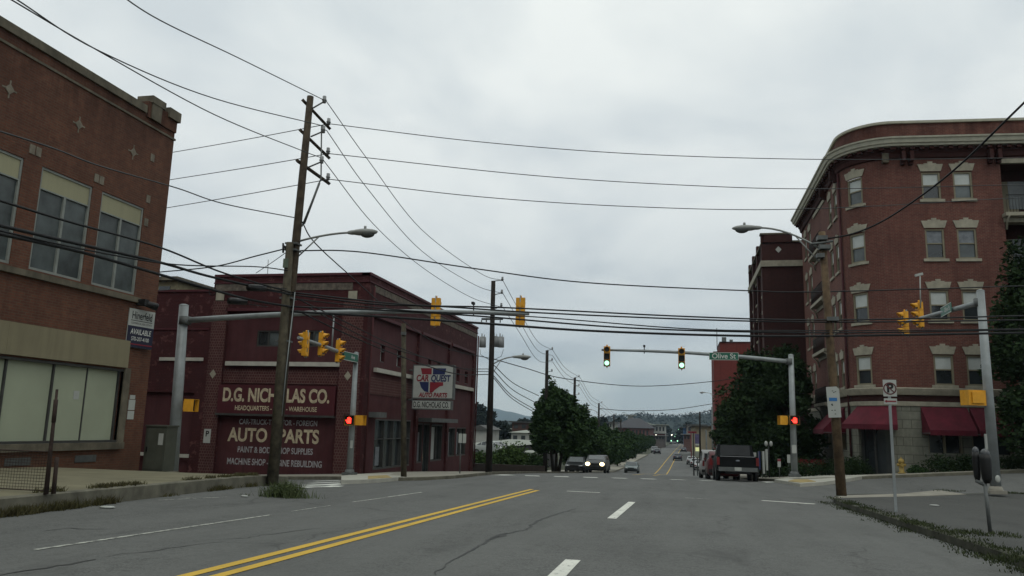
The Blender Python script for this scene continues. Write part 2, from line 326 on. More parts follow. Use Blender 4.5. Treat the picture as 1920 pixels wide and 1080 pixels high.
def text(s, size, P, u, z, d, mat, parent, name='lettering', bold=0.0, sx=1.0, align='CENTER', thick=.004, shear=0):
    cu = bpy.data.curves.new(name, 'FONT'); cu.body = s; cu.size = size; cu.align_x = align; cu.align_y = 'CENTER'; cu.offset = bold * size; cu.extrude = 0; cu.shear = shear
    to = bpy.data.objects.new(name, cu); COL.objects.link(to)
    bpy.context.view_layer.update()
    me = bpy.data.meshes.new_from_object(to.evaluated_get(bpy.context.evaluated_depsgraph_get())); bpy.data.objects.remove(to)
    mb = MB(); mb.add([P(u + v.co.x * sx, z + v.co.y, d) for v in me.vertices], [list(p.vertices) for p in me.polygons])
    bpy.data.meshes.remove(me)
    return mb.build(name, mat, parent)

# ------------------------------------------------------------------ setting: ground, road, pavements
def strip(A, B, nx, off=0, mb=None, za=None):
    mb = mb or MB(); vs = []; fs = []
    for (a, b) in zip(A, B):
        for i in range(nx + 1):
            t = i / nx; x = a[0] + (b[0] - a[0]) * t; y = a[1] + (b[1] - a[1]) * t
            vs.append((x, y, gz(x, y) + off))
    for j in range(len(A) - 1):
        for i in range(nx): k = j * (nx + 1) + i; fs.append((k, k + 1, k + nx + 2, k + nx + 1))
    mb.add(vs, fs, True); return mb
def fr(a, b, st):
    n = max(1, int(round((b - a) / st))); return [a + (b - a) * i / n for i in range(n + 1)]
YS = fr(-12, 60, 2) + fr(64, 160, 6)[0:] + fr(175, 600, 30) + fr(700, 1600, 150)
xs = fr(-60, 60, 3)
mb = MB(); gx = [-3000, -1500, -700, -350, -200, -120, -90] + fr(-70, 70, 4) + [90, 120, 200, 350, 700, 1500, 3000]
GYS = [-400, -100, -40] + YS + [2200, 3200, 5500]
vs = [(x, y, gz(x, y) - .25) for y in GYS for x in gx]; n = len(gx)
mb.add(vs, [(j * n + i, j * n + i + 1, (j + 1) * n + i + 1, (j + 1) * n + i) for j in range(len(GYS) - 1) for i in range(n - 1)], True)
struct(mb, 'ground', dirt)
ya = fr(-12, 52, 1.0)
roadb = strip([(-46, y) for y in ya], [(60, y) for y in ya], 106)
def XL(y): return -8.9 + max(0, y - 90) * .009
def XR(y): return 3.8 + max(0, y - 90) * .009
yb = fr(52, 160, 3) + fr(175, 600, 30) + fr(700, 1300, 150)
strip([(XL(y) - .3, y) for y in yb], [(XR(y) + .3, y) for y in yb], 10, 0, roadb)
struct(roadb, 'road', asphalt)
# markings
def mark(pts0, pts1, off=.006): return strip(pts0, pts1, 1, off)
def line(name, x0, y0, x1, y1, wd, mat, off=.006, seg=1.0):
    n = max(1, int(abs(y1 - y0) + abs(x1 - x0)) // max(1, int(seg))); d = Vector((x1 - x0, y1 - y0)).normalized(); p = Vector((-d.y, d.x)) * wd / 2
    A = []; B = []
    for i in range(n + 1):
        t = i / n; x = x0 + (x1 - x0) * t; y = y0 + (y1 - y0) * t; A.append((x + p.x, y + p.y)); B.append((x - p.x, y - p.y))
    return struct(strip(A, B, 1, off), name, mat)
line('yellow_centre_line', -4.40, -8, -4.44, 24.1, .13, yellowp); line('yellow_centre_line', -4.14, -8, -4.18, 23.6, .13, yellowp)
line('white_lane_line', -6.78, 7.5, -6.72, 12.4, .07, wornp); line('white_lane_line', -6.76, 15.9, -6.70, 17.6, .06, wornp); line('white_lane_line', -6.72, 17.7, -6.66, 20.2, .09, wornp); line('white_lane_line', -6.75, 13.2, -6.75, 14.8, .04, wornp)
line('white_dash', -1.22, 4.0, -1.22, 9.3, .175, whitep); line('white_dash', -1.27, 15.1, -1.2, 20.2, .17, whitep)
line('stop_line', -3.35, 23.9, -2.35, 23.8, .16, whitep); line('stop_line', 2.2, 23.5, 3.5, 22.9, .24, whitep); line('stop_line', .1, 23.1, .8, 23.0, .08, wornp)
line('parking_tick', -10.0, 14.0, -9.5, 15.6, .06, wornp); line('parking_tick', -10.2, 15.0, -9.9, 15.0, .06, wornp)
for k in range(10):
    x = -9.3 + k * 1.45; a = gp(930 + 54.5 * k, 890.5 + 1.45 * k); b = gp(930 + 54.5 * k + 27, 891.3 + 1.45 * k)
    line('crosswalk_dash', a.x, a.y, b.x, b.y, .55, crossw)
for k in range(4):
    a = gp(563 + k * 9, 914.2 - k * 3.9); b = gp(634 + k * 10, 911 - k * 3.7); line('crosswalk_stripe', a.x, a.y, b.x, b.y, .42, crossw)
def fl(x0): return [(x0 + max(0, y - 90) * .009, y) for y in yb if 60 < y < 500]
for x0 in (-3.6, -2.05):
    c = fl(x0); struct(strip([(x - .06, y) for x, y in c], [(x + .06, y) for x, y in c], 1, .008), 'yellow_turn_lane_line', yellowp)
def crack(pts, w0):
    P3 = [gp(*p) for p in pts]; rr = random.Random(int(pts[0][0])); Q = []
    for a, b in zip(P3, P3[1:]):
        n = max(2, int((b - a).length / .12))
        for i in range(n): q = a.lerp(b, i / n); Q.append((q.x + rr.gauss(0, .02), q.y + rr.gauss(0, .02)))
    Q.append(tuple(P3[-1].xy)); A = []; B = []
    for i, q in enumerate(Q): d = (Vector(Q[min(i + 1, len(Q) - 1)]) - Vector(Q[max(0, i - 1)])).normalized(); n_ = Vector((-d.y, d.x)) * w0 * rr.uniform(.35, 1) * (.3 + .7 * math.sin(math.pi * min(.97, max(.03, i / len(Q))))); A.append((q[0] + n_.x, q[1] + n_.y)); B.append((q[0] - n_.x, q[1] - n_.y))
    struct(strip(A, B, 1, .004), 'road_crack', tar)
tar = M('tar_seal', (.045, .045, .043), .7, var=.3, s=6)
crack([(812, 1078), (852, 1050), (905, 1022), (935, 1004), (985, 994), (1010, 976), (1050, 962), (1080, 954)], .035)
crack([(920, 1012), (935, 1007), (950, 1000)], .06)
crack([(0, 1079), (90, 1066), (180, 1050)], .03); crack([(190, 1045), (270, 1035), (330, 1026), (420, 1016)], .014); crack([(80, 997), (130, 991), (200, 993)], .02); crack([(360, 1014), (460, 1009), (540, 998), (620, 988)], .012)
crack([(1290, 994), (1330, 997), (1370, 1003)], .012); crack([(1000, 928), (1120, 935), (1300, 938), (1420, 937)], .012)
# kerbed pavements: kerb polyline A, inner polyline B
def resample(P_, n):
    P_ = [Vector(p) for p in P_]; d = [0]
    for a, b in zip(P_, P_[1:]): d.append(d[-1] + (b - a).length)
    o = []
    for i in range(n + 1):
        s_ = d[-1] * i / n; k = 0
        while k < len(d) - 2 and d[k + 1] < s_: k += 1
        t = 0 if d[k + 1] == d[k] else (s_ - d[k]) / (d[k + 1] - d[k]); o.append(P_[k].lerp(P_[k + 1], min(1, t)))
    return o
def pavement(A, B, h, top, n=60, nx=8, kw=.16, km=None):
    A = resample(A, n); B = resample(B, n); K = []
    for a, b in zip(A, B): K.append(a + (b - a).normalized() * kw)
    m = strip(K, B, nx, h); struct(m, 'sidewalk', top)
    k = MB(); vs = []; fs = []
    for a, c in zip(A, K):
        vs += [(a.x, a.y, gz(a.x, a.y) - .1), (a.x, a.y, gz(a.x, a.y) + h - .015), (a.x + (c.x - a.x) * .15, a.y + (c.y - a.y) * .15, gz(a.x, a.y) + h + .004), (c.x, c.y, gz(c.x, c.y) + h + .004), (c.x, c.y, gz(c.x, c.y) - .1)]
    for i in range(n):
        for j in range(4): fs.append((i * 5 + j, i * 5 + j + 1, i * 5 + 6 + j, i * 5 + 5 + j))
    k.add(vs, fs); struct(k, 'kerb', km or kerbc)
HL = .27
pavement([(-8.7, -8), (-9.2, 3), (-9.75, 10), (-10.35, 13.8), (-10.9, 17.5), (-11.25, 20.5), (-11.7, 22.6), (-12.8, 24.2), (-14.5, 25.2), (-18, 25.8), (-45, 26.2)],
         [(-17.6, -8), (-17.6, 3), (-17.6, 10), (-17.6, 13.8), (-17.6, 17.5), (-17.6, 20.5), (-17.6, 22.3), (-17.6, 22.9), (-17.8, 23.3), (-20, 23.3), (-45, 23.3)], HL, left_walk, 90, 10)
HR = .13
pavement([(4.05, -8), (4.05, 22), (4.15, 24), (4.6, 26.2), (5.6, 27.6), (8, 28.9), (11, 30.2), (20, 30.8), (50, 31.5)], [(14, -8), (14, 20), (14, 21), (14, 22), (14, 23), (15, 24), (17, 25), (24, 25.5), (50, 26)], HR, asphalt_walk, 80, 10, km=M('dirty_kerb', (.07, .072, .05), .95, var=.5, s=3, bump=.3))
# far left corner
pavement([(-45, 31.0), (-20, 31.0), (-14, 30.2), (-11.6, 29.4), (-10.0, 30.0), (-9.0, 32), (-8.95, 36), (-8.9, 60), (-8.9, 90), (-7.9, 200)], [(-45, 34.0), (-22, 34.0), (-14.6, 34), (-14.2, 34), (-14.2, 34.2), (-14.2, 36), (-14.2, 40), (-14.2, 60), (-14.2, 90), (-11.2, 200)], .13, concrete, 160, 6)
pavement([(50, 38.3), (12, 38.2), (7.5, 38.0), (5.6, 37.6), (4.9, 38.4), (4.5, 40), (3.9, 44), (3.8, 60), (3.8, 90), (4.8, 200)], [(50, 42.1), (12, 42.1), (11, 42.1), (10.5, 42.1), (9, 43.2), (8.6, 46), (8.6, 60), (8.6, 90), (9.6, 200)], .13, concrete, 120, 6)
# pale kerb ramps with yellow tint, laid on the far corners
def patch(name, pts, mat, off):
    P3 = [gp(x, y, .13) for x, y in pts]; mb = MB()
    c = sum(P3, Vector()) / len(P3); mb.add([(c.x, c.y, gz(c.x, c.y) + off)] + [(p.x, p.y, gz(p.x, p.y) + off) for p in P3], [(0, i + 1, (i + 1) % len(P3) + 1) for i in range(len(P3))])
    for p, q in zip(P3, P3[1:] + P3[:1]): mb.add([(p.x, p.y, gz(p.x, p.y) + off), (q.x, q.y, gz(q.x, q.y) + off), (q.x, q.y, gz(q.x, q.y) - .05), (p.x, p.y, gz(p.x, p.y) - .05)], [(0, 1, 2, 3)])
    return struct(mb, name, mat)
patch('kerb_ramp', [(1452, 899), (1500, 907), (1545, 904), (1600, 896), (1632, 891), (1560, 889.5), (1490, 893)], pale_conc, .137)
patch('kerb_ramp_yellow', [(1478, 902), (1500, 905), (1530, 903), (1515, 899), (1490, 899)], rampy, .142)
patch('kerb_ramp', [(640, 901), (700, 899), (765, 894), (735, 888), (665, 889), (640, 893)], pale_conc, .137)
patch('kerb_ramp_yellow', [(690, 898.5), (735, 896), (725, 891), (690, 893)], rampy, .142)
patch('corner_slab', [(1562, 934), (1690, 931), (1812, 927), (1760, 919), (1690, 926), (1580, 929)], concrete, .134)

# ------------------------------------------------------------------ left brick building (wall plane X = -17.5)
lb = thing('brick_building', 'large two-storey brown brick building with tall upper windows and papered shop windows', 'building', (-17.5, 23.3, -.6))
P = lambda y, z, d: Vector((-17.5 + d, y, z))
YE = 23.3
upw = [(13.1, 14.9), (15.35, 17.2), (17.83, 19.8), (20.2, 22.17)]
upw = [(a, b, 5.17, 8.12) for a, b in upw]
shop = [(-6, 22.08, .42, 2.74)]
b_ = MB(); wall(b_, P, -8, YE, -1.6, 11.35, upw + shop, .2)
b_.quad((-17.5, YE, -1.6), (-40, YE, -1.6), (-40, YE, 11.35), (-17.5, YE, 11.35)); b_.quad((-17.5, -8, 11.2), (-17.5, YE, 11.2), (-40, YE, 11.2), (-40, -8, 11.2))
b_.build('wall', br_left, lb)
m = MB(); m.slab(P, -8, 21.7, 11.3, 11.56, -.4, .07); m.slab(P, -8, YE + .05, 10.93, 11.0, -.02, .035); m.build('coping', stone_d, lb)
m = MB(); m.slab(P, 21.75, YE, 11.2, 11.75, -.7, .06); m.build('corner_pier', br_left, lb)
m = MB(); m.slab(P, 21.85, 22.55, 11.75, 12.0, -.5, .12); m.slab(P, 22.75, YE + .08, 11.6, 11.95, -.6, .14); m.slab(P, 21.9, 22.4, 11.2, 11.75, .05, .1); m.build('pier_cap', stone_d, lb)
m = MB(); m.slab(P, -8, 22.35, 4.93, 5.1, -.15, .12); m.build('sill_ledge', stone_d, lb)
m = MB(); m.slab(P, -8, 22.15, 2.78, 3.65, 0, .07)
for y in (4, 8.5, 13, 17.4): m.slab(P, y, y + .03, 2.78, 3.65, .07, .075)
m.build('cream_band', creamb, lb)
for y in (11.4, 13.9, 16.42, 18.93, 21.34):
    m = MB(); m.prism([(y - .15, 9.79), (y, 9.64), (y + .15, 9.79), (y, 9.94)], P, 0, .02); m.prism([(y-.02,9.54),(y+.02,9.54),(y+.02,10.04),(y-.02,10.04)],P,0,.012); m.prism([(y-.24,9.77),(y+.24,9.77),(y+.24,9.81),(y-.24,9.81)],P,0,.01); m.build('stone_diamond', stone_m, lb)
for y0, z0 in ((15.1, 8.4), (17.4, 8.33), (17.62, 8.33), (19.88, 8.3), (20.1, 8.3), (22.28, 9.8), (22.3, 8.95 - .6), (22.32, 7.55)):
    m = MB(); m.slab(P, y0 - .09, y0 + .09, z0, z0 + .26, 0, .02); m.build('stone_block', stone_m, lb)
for y0, y1, z0, z1 in upw:
    m = MB()
    for a, b, c, d in ((y0, y0 + .07, z0, z1), (y1 - .07, y1, z0, z1), (y0 + .07, y1 - .07, z1 - .07, z1), (y0 + .07, y1 - .07, z0, z0 + .07), ((y0 + y1) / 2 - .04, (y0 + y1) / 2 + .04, z0 + .07, z1 - .64), (y0 + .07, y1 - .07, z1 - .64, z1 - .6)): m.slab(P, a, b, c, d, -.14, -.03)
    wf = m.build('window', framem, lb)
    m = MB(); m.slab(P, y0 + .06, y1 - .06, z1 - .61, z1 - .05, -.12, -.06); m.build('cream_panel', cream, wf)
    for a, b in ((y0 + .06, (y0 + y1) / 2 - .03), ((y0 + y1) / 2 + .03, y1 - .06)):
        m = MB(); m.slab(P, a, b, z0 + .05, z1 - .62, -.12, -.09); m.build('pane', glassg, wf)
m = MB(); ms = [-6, -1, 2, 5, 8.4, 10.9, 13.3, 15.5, 17.65, 19.3, 20.65, 22.0]
for i, y in enumerate(ms): m.slab(P, y - (.028 if i != 10 else .01), y + (.028 if i != 10 else .01), .45, 2.72, -.16, -.09 if i != 10 else -.13)
m.slab(P, -6, 22.08, 2.66, 2.73, -.15, 0); m.slab(P, -6, 22.08, .43, .5, -.15, 0)
sf = m.build('shop_window', framed, lb)
for a, b in zip(ms, ms[1:]):
    m = MB(); m.slab(P, a + .04, b - .04, .5, 2.66, -.17, -.14); m.build('papered_pane', papered, sf)
m = MB(); m.slab(P, 20.2, 20.42, 1.7, 1.95, -.14, -.132); m.build('notice', signw, sf)
m = MB(); m.slab(P, -6, 22.3, .22, .43, -.1, .14); m.slab(P, 22.08, 22.35, .42, 2.78, -.1, .05); m.build('window_surround', stone_d, lb)
for y in (13.2, 15.9, 18.4, 20.9):
    m = MB(); m.slab(P, y - .5, y + .35, -.14, .06, 0, .03)
    for k in range(5): m.slab(P, y - .48, y + .33, -.12 + k * .036, -.105 + k * .036, .03, .04)
    m.build('vent', galvd, lb)
m = MB(); m.slab(P, 22.45, 22.75, 1.45, 1.78, 0, .02); m.slab(P, 22.45, 22.75, 1.15, 1.42, 0, .02); m.slab(P, 22.48, 22.72, 1.8, 1.93, 0, .02); m.build('notice_plate', signw, lb)
m = MB(); m.box((-17.3, 22.35, 4.95), (.3, .22, .2)); m.tube([(-17.3, 22.35, 4.95), (-17.05, 22.75, 4.85)], [.1, .13]); m.tube([(-17.5, 22.2, 5.02), (-17.2, 22.3, 5.0)], .03); m.build('floodlight', black, lb)
# realtor sign
P2 = plane((-17.40, 22.53, 0), (0.1, 1, 0), (1, -.1, 0))
rs = thing('realtor_sign', 'white and navy AVAILABLE realtor sign at the corner of the brown brick building', 'sign', (-17.4, 22.53, 4.1))
m = MB(); m.slab(P2, -.56, .56, 3.46, 4.72, -.03, 0); m.build('backing', signw, rs)
m = MB(); m.slab(P2, -.56, .56, 3.46, 4.16, 0, .006); m.build('lower_panel', navy, rs)
m = MB(); m.slab(P2, -.55, .55, 3.55, 3.585, .006, .011); m.build('stripe', signred, rs)
m = MB(); m.slab(P2, -.46, .46, 4.33, 4.35, 0, .006); m.build('rule', blk, rs)
text('Hinerfeld', .36, P2, 0, 4.5, .008, blk, rs, sx=.66, bold=.01); text('COMMERCIAL REAL ESTATE', .09, P2, 0, 4.25, .008, blk, rs, sx=.8)
text('AVAILABLE', .25, P2, 0, 3.97, .012, signtx, rs, bold=.015, sx=.72, shear=.15); text('570-207-4100', .18, P2, 0, 3.74, .012, signtx, rs, bold=.01, sx=.76)

# ------------------------------------------------------------------ small cream building glimpsed behind
cb = thing('cream_building', 'small cream building with a dark window showing between the two brick buildings', 'building', (-34, 48, -1.5))
m = MB(); p0 = AY(300, 520, 46); p1 = AY(340, 520, 46); m.bx(p0.x - 4, p1.x - .3, 46, 54, -2.5, p1.z - .25); m.build('wall', M('ochre_render', (.3, .26, .16), .9), cb)
m = MB(); m.bx(p0.x - 4.2, p1.x, 45.6, 54.2, p1.z - .25, p1.z); m.build('roof', stone_d, cb)
m = MB(); m.bx(p1.x - 1.6, p1.x - .75, 45.96, 46, p1.z - 1.3, p1.z - .6); m.build('window', glass, cb)

# ------------------------------------------------------------------ maroon painted auto parts building
XW, YF = -14.25, 34.0
dg = thing('auto_parts_store', 'maroon painted two-storey brick corner store lettered D.G. NICHOLAS CO. AUTO PARTS', 'building', (XW, YF, -1.2))
PF = lambda x, z, d: Vector((x, YF - d, z)); PW = lambda y, z, d: Vector((XW + d, y, z))
TOP = 8.12
rec = (-21.55, -15.55, -1.9, 6.5)          # big recessed panel of the front
m = MB(); wall(m, PF, -22.4, XW, -2.6, TOP, [(rec[0], rec[1], -2.5, rec[3])], .16); m.build('front_wall', br_dg, dg)
fw = [(-19.95, -18.75, 4.72, 5.5), (-17.6, -16.4, 4.72, 5.5)]
m = MB(); PFr = lambda x, z, d: PF(x, z, d - .16); wall(m, PFr, rec[0], rec[1], -2.5, rec[3], fw, .12); m.build('recessed_panel', m_dgp, dg)
for x0, x1 in ((-22.4, -21.55), (-15.55, XW)):
    m = MB(); m.slab(PF, x0 + .06, x1 - (.0 if x1 < -20 else .2), -2.5, 6.9, .0, .05); m.build('pilaster', br_dgw, dg)
for x in (-22.0, -15.05):
    m = MB(); m.prism([(x - .17, 3.36), (x, 3.14), (x + .17, 3.36), (x, 3.58)], PF, .05, .065); m.build('stone_diamond', stone, dg)
    m = MB(); m.slab(PF, x - .22, x + .22, 6.95, 7.35, .05, .07); m.build('stone_block', stone, dg)
m = MB(); m.slab(PF, rec[0], rec[1], 2.95, 3.62, -.16, -.12); m.build('brick_frieze', br_dgw, dg)
m = MB(); m.slab(PF, -21.6, -15.5, 6.42, 6.56, -.05, .05); m.slab(PF, -22.4, XW, TOP, TOP + .12, -.4, .06); m.slab(PW, YF-.06, 54.3, TOP, TOP + .12, -.4, .06);m.slab(PF, -22.4, XW+.03, 7.78, 7.84, 0, .06);m.slab(PW, YF-.06, 54.3, 7.78, 7.84, 0, .05); m.build('coping', m_dgs, dg)
m = MB(); m.slab(PF, -22.3, -15.1, 7.42, 7.76, 0, .025); m.slab(PW, 34.6, 54.2, 7.42, 7.74, 0, .025); m.build('faded_band', m_frieze, dg)
m = MB(); m.slab(PF, -21.4, -15.5, 3.78, 3.98, -.16, .06); m.build('white_ledge', m_whiteband, dg)
for x0, x1, z0, z1 in fw:
    m = MB(); m.slab(PFr, x0, x1, z0, z0 + .06, -.1, -.02); m.slab(PFr, x0, x1, z1 - .06, z1, -.1, -.02); m.slab(PFr, x0, x0 + .06, z0 + .06, z1 - .06, -.1, -.02); m.slab(PFr, x1 - .06, x1, z0 + .06, z1 - .06, -.1, -.02); m.slab(PFr, (x0 + x1) / 2 - .03, (x0 + x1) / 2 + .03, z0 + .06, z1 - .06, -.1, -.02)
    wf = m.build('window', framed, dg); m = MB(); m.slab(PFr, x0 + .03, (x0 + x1) / 2, z0, z1, -.11, -.09); m.build('pane', glass, wf); m = MB(); m.slab(PFr, (x0 + x1) / 2, x1 - .03, z0, z1, -.11, -.09); m.build('pane', glassg, wf)
m = MB(); m.slab(PF, -21.6, -15.6, 1.52, 2.86, -.16, .1); m.build('sign_board', m_dgs, dg)
m = MB(); m.slab(PF, -21.65, -15.55, 1.42, 1.52, -.1, .14); m.build('sign_board_trim', framed, dg)
text('D.G. NICHOLAS CO.', .86, PF, -18.6, 2.36, .106, letterc, dg, bold=.035, sx=.70); text('HEADQUARTERS - SALES - WAREHOUSE', .30, PF, -18.55, 1.77, .106, letterc, dg, bold=.02, sx=.78)
text('CAR-TRUCK-TRACTOR - FOREIGN', .34, PFr, -18.5, 1.13, .01, letterb, dg, bold=.02, sx=.76); text('AUTO', .86, PFr, -20.0, .5, .01, letterc, dg, bold=.03, sx=.84); text('PARTS', .86, PFr, -17.4, .5, .01, letterc, dg, bold=.03, sx=.84)
text('PAINT & BODY SHOP SUPPLIES', .38, PFr, -18.55, -.16, .01, letterb, dg, bold=.025, sx=.74); text('MACHINE SHOP - ENGINE REBUILDING', .40, PFr, -18.55, -.72, .01, letterb, dg, bold=.025, sx=.69)
# left wing
m = MB(); wall(m, PF, -30, -22.4, -3.2, 7.4, [(-25.9, -22.95, -2.9, 2.45)], .14); m.quad((-22.4, YF, 7.3), (-22.4, 54.3, 7.3), (-22.4, 54.3, TOP), (-22.4, YF, TOP)); m.build('wing_wall', br_dg, dg)
m = MB(); m.slab(PF, -26.0, -22.9, -3, 2.5, -.15, -.14); m.build('bricked_doorway', m_dgp, dg)
m = MB(); m.slab(PF, -30, -22.42, 7.4, 7.5, -.4, .06); m.slab(PF, -26.2, -22.45, 5.5, 5.58, 0, .04);  m.build('wing_coping', m_dgs, dg)
for q in ((-25.0, -22.62, 3.98, 4.14), (-25.75, -25.35, -.6, -.44), (-24.1, -22.9, -.62, -.46)): m = MB(); m.slab(PF, *q, 0, .07); m.build('white_ledge', m_whiteband, dg)
m = MB(); m.slab(PF, -22.18, -21.82, .1, .75, .05, .06); sg = m.build('parking_notice', signw, dg)
text('P', .36, PF, -22.0, .52, .065, blk, sg, bold=.03)
# road-side wall with five bays
bays = [(34.75, 41.6), (42.0, 47.6), (48.0, 53.6)]
wh = [(36.2, 36.75, 4.2, 5.05), (38.5, 39.1, 4.15, 5.0), (43.7, 44.3, 4.15, 5.0), (45.5, 46.1, 4.15, 4.95), (49.8, 50.5, 4.05, 4.9), (51.8, 52.6, 4.05, 4.9)]
sh = [(36.0, 41.2, -.98, 1.45), (42.4, 43.25, -.9, 1.3), (43.4, 44.6, -1.6, 1.3), (44.9, 47.1, -.9, 1.25), (48.3, 50.0, -.75, 1.1), (50.3, 52.6, -.75, 1.1)]
PWr = lambda y, z, d: PW(y, z, d - .14)
m = MB(); wall(m, PW, YF, 54.3, -3, TOP, [(a, b, -2.9, 6.35 - .0 * i) for i, (a, b) in enumerate(bays)], .14); m.quad((XW, 54.3, -3), (-22.4, 54.3, -3), (-22.4, 54.3, TOP), (XW, 54.3, TOP)); m.quad((XW, YF, TOP), (XW, 54.3, TOP), (-22.4, 54.3, TOP), (-22.4, YF, TOP)); m.quad((-22.4, 40, -3), (-40, 40, -3), (-40, 40, 7.3), (-22.4, 40, 7.3)); m.quad((-22.4, YF, 7.3), (-22.4, 40, 7.3), (-40, 40, 7.3), (-40, YF, 7.3)); m.build('side_wall', br_dg, dg)
m = MB()
for i, (a, b) in enumerate(bays): wall(m, PWr, a, b, -2.9, 6.35, [h for h in wh + sh if a <= h[0] < b], .22)
m.build('recessed_panel', m_dgp, dg)
m = MB()
for a, b in bays: m.slab(PW, a, b, 6.25, 6.4, -.1, .05)
m.build('lintel', m_dgs, dg)
for q in ((35.4, 41.55, 3.66, 3.86), (48.1, 53.6, 3.62, 3.84)): m = MB(); m.slab(PW, *q, -.14, .04); m.build('white_ledge', m_whiteband, dg)
m = MB(); m.slab(PWr, 34.75, 41.6, 2.6, 3.4, 0, .03); m.build('brick_frieze', br_dgw, dg)
for i, (a, b, z0, z1) in enumerate(wh):
    m = MB(); m.slab(PWr, a, b, z0, z0 + .05, -.15, -.03); m.slab(PWr, a, b, (z0 + z1) / 2 + .1, (z0 + z1) / 2 + .15, -.15, -.03)
    wf = m.build('window', framed, dg); m = MB(); m.slab(PWr, a, b - .12, z0, z1, -.18, -.15); m.build('pane', blind if i < 2 else glassg, wf)
for i, (a, b, z0, z1) in enumerate(sh):
    m = MB(); m.slab(PWr, a, b, z0, z0 + .08, -.2, 0); m.slab(PWr, a, b, z1 - .08, z1, -.2, 0); k = max(1, round((b - a) / 1.4))
    for j in range(k + 1): y = a + .04 + (b - a - .08) * j / k; m.slab(PWr, y - .04, y + .04, z0 + .08, z1 - .08, -.2, -.02)
    if i == 0: m.slab(PWr, a, b, .45, .5, -.2, -.04)
    wf = m.build('door' if i == 2 else 'shop_window', framed, dg); m = MB(); m.slab(PWr, a + .03, b - .03, z0, z1, -.21, -.18); m.build('pane', glass, wf)
    m = MB()
    if i == 0:
        for q in ((39.9, 40.7, .0, .4), (36.6, 37.1, -.8, .1)): m = MB(); m.slab(PWr, *q, -.17, -.15); m.build('poster', curtain, wf)
    elif i == 1: m.slab(PWr, a + .1, b - .1, z0 + .1, z1 - .5, -.17, -.15); m.build('blind', curtain, wf)
    elif i == 3: m.slab(PWr, a + .1, a + 1.3, z0 + .1, z1 - .15, -.17, -.15); m.build('blind', blind, wf)
    elif i in (4, 5): m.slab(PWr, a + .1, a + .8, z0 + .1, z1 - .3, -.17, -.15); m.build('blind', curtain, wf)
m = MB(); m.slab(PW, 42.1, 47.4, 1.38, 1.6, -.1, .75); m.build('door_canopy', galvd, dg)
m = MB(); m.slab(PW, 34.9, 35.8, 1.5, 1.75, -.1, .5); m.box((XW + .1, 35.9, 5.0 - 3.4), (.15, .3, .2)); m.build('wall_lamp', galvd, dg)
m = MB(); m.tube([(XW + .1, 34.4, 7.6), (XW + .1, 34.4, -1.2)], .05); m.tube([(XW + .1, 54.2, 7.6), (XW + .1, 54.2, -1.6)], .05); m.build('downpipe', m_dgp, dg)
# vertical antenna mast on roof seen behind the wires
p = AY(368, 600, 36); m = MB(); m.tube([AY(498, 590, 34.8), AY(503, 487, 34.8)], .02); m.tube([AY(497, 518, 34.8), AY(508, 522, 34.8)], .01)
tag(m.build('antenna_mast', galv, None, AY(498, 590, 34.8)), 'thin pale antenna mast rising above the maroon store roofline', 'antenna')

# projecting shop sign
cq = thing('shop_sign', 'large white CARQUEST AUTO PARTS box sign projecting from the maroon store side wall', 'sign', (-13.3, 40.3, 3))
S0 = AY(775, 684, 40.3); S1 = AY(852, 684, 40.3); SB = AY(810, 768, 40.3); UC = (S0.x + S1.x) / 2; W2 = (S1.x - S0.x) / 2; ZT = (S0.z + S1.z) / 2; ZB = SB.z
PS = plane((UC, 40.3, 0), (1, 0, 0), (0, -1, 0)); H = ZT - ZB; zm = ZB + H * .225
m = MB(); m.slab(PS, -W2, W2, zm + .02, ZT, -.35, 0); m.slab(PS, -W2 + .02, W2 - .08, ZB, zm - .04, -.35, 0); m.build('sign_cabinet', galvd, cq)
m = MB(); m.slab(PS, -W2 + .06, W2 - .06, zm + .08, ZT - .06, 0, .01); m.slab(PS, -W2 + .07, W2 - .13, ZB + .05, zm - .09, 0, .01); m.build('sign_face', signw, cq)
m = MB(); m.tube([(UC - W2 - .3, 40.5, ZT - .3), (UC - W2, 40.5, ZT - .3)], .04); m.tube([(UC - W2 - .3, 40.5, ZB + .5), (UC - W2, 40.5, ZB + .5)], .04); m.build('bracket', galvd, cq)
def spoly(pts, mat, name): m = MB(); m.prism([(a * W2, zm + b * (ZT - zm)) for a, b in pts], PS, .012, .018); return m.build(name, mat, cq)
spoly([(-.62, .9), (-.08, .9), (-.08, .72), (-.54, .72)], signred, 'emblem_red_bar'); spoly([(-.02, .9), (.62, .9), (.56, .72), (-.02, .72)], signblue, 'emblem_blue_bar')
spoly([(-.66, .5), (-.2, .5), (-.2, .2), (-.4, .23), (-.56, .34)], signblue, 'emblem_blue_corner'); spoly([(-.14, .5), (.5, .5), (.5, .4), (.34, .38), (.1, .27), (.0, .2), (-.14, .2)], signred, 'emblem_red_corner')
text('CAR', .47, PS, -.52 * W2, zm + .6 * (ZT - zm), .02, signred, cq, bold=.035, sx=.74, shear=.12); text('QUEST', .47, PS, .36 * W2, zm + .6 * (ZT - zm), .02, signblue, cq, bold=.035, sx=.74, shear=.12)
text('AUTO PARTS', .32, PS, .02 * W2, zm + .12 * (ZT - zm), .02, signred, cq, bold=.045, sx=.82, shear=.2)
text('D.G. NICHOLAS CO.', .42, PS, -.04 * W2, (ZB + zm) / 2 - .03, .02, blk, cq, bold=.02, sx=.52)

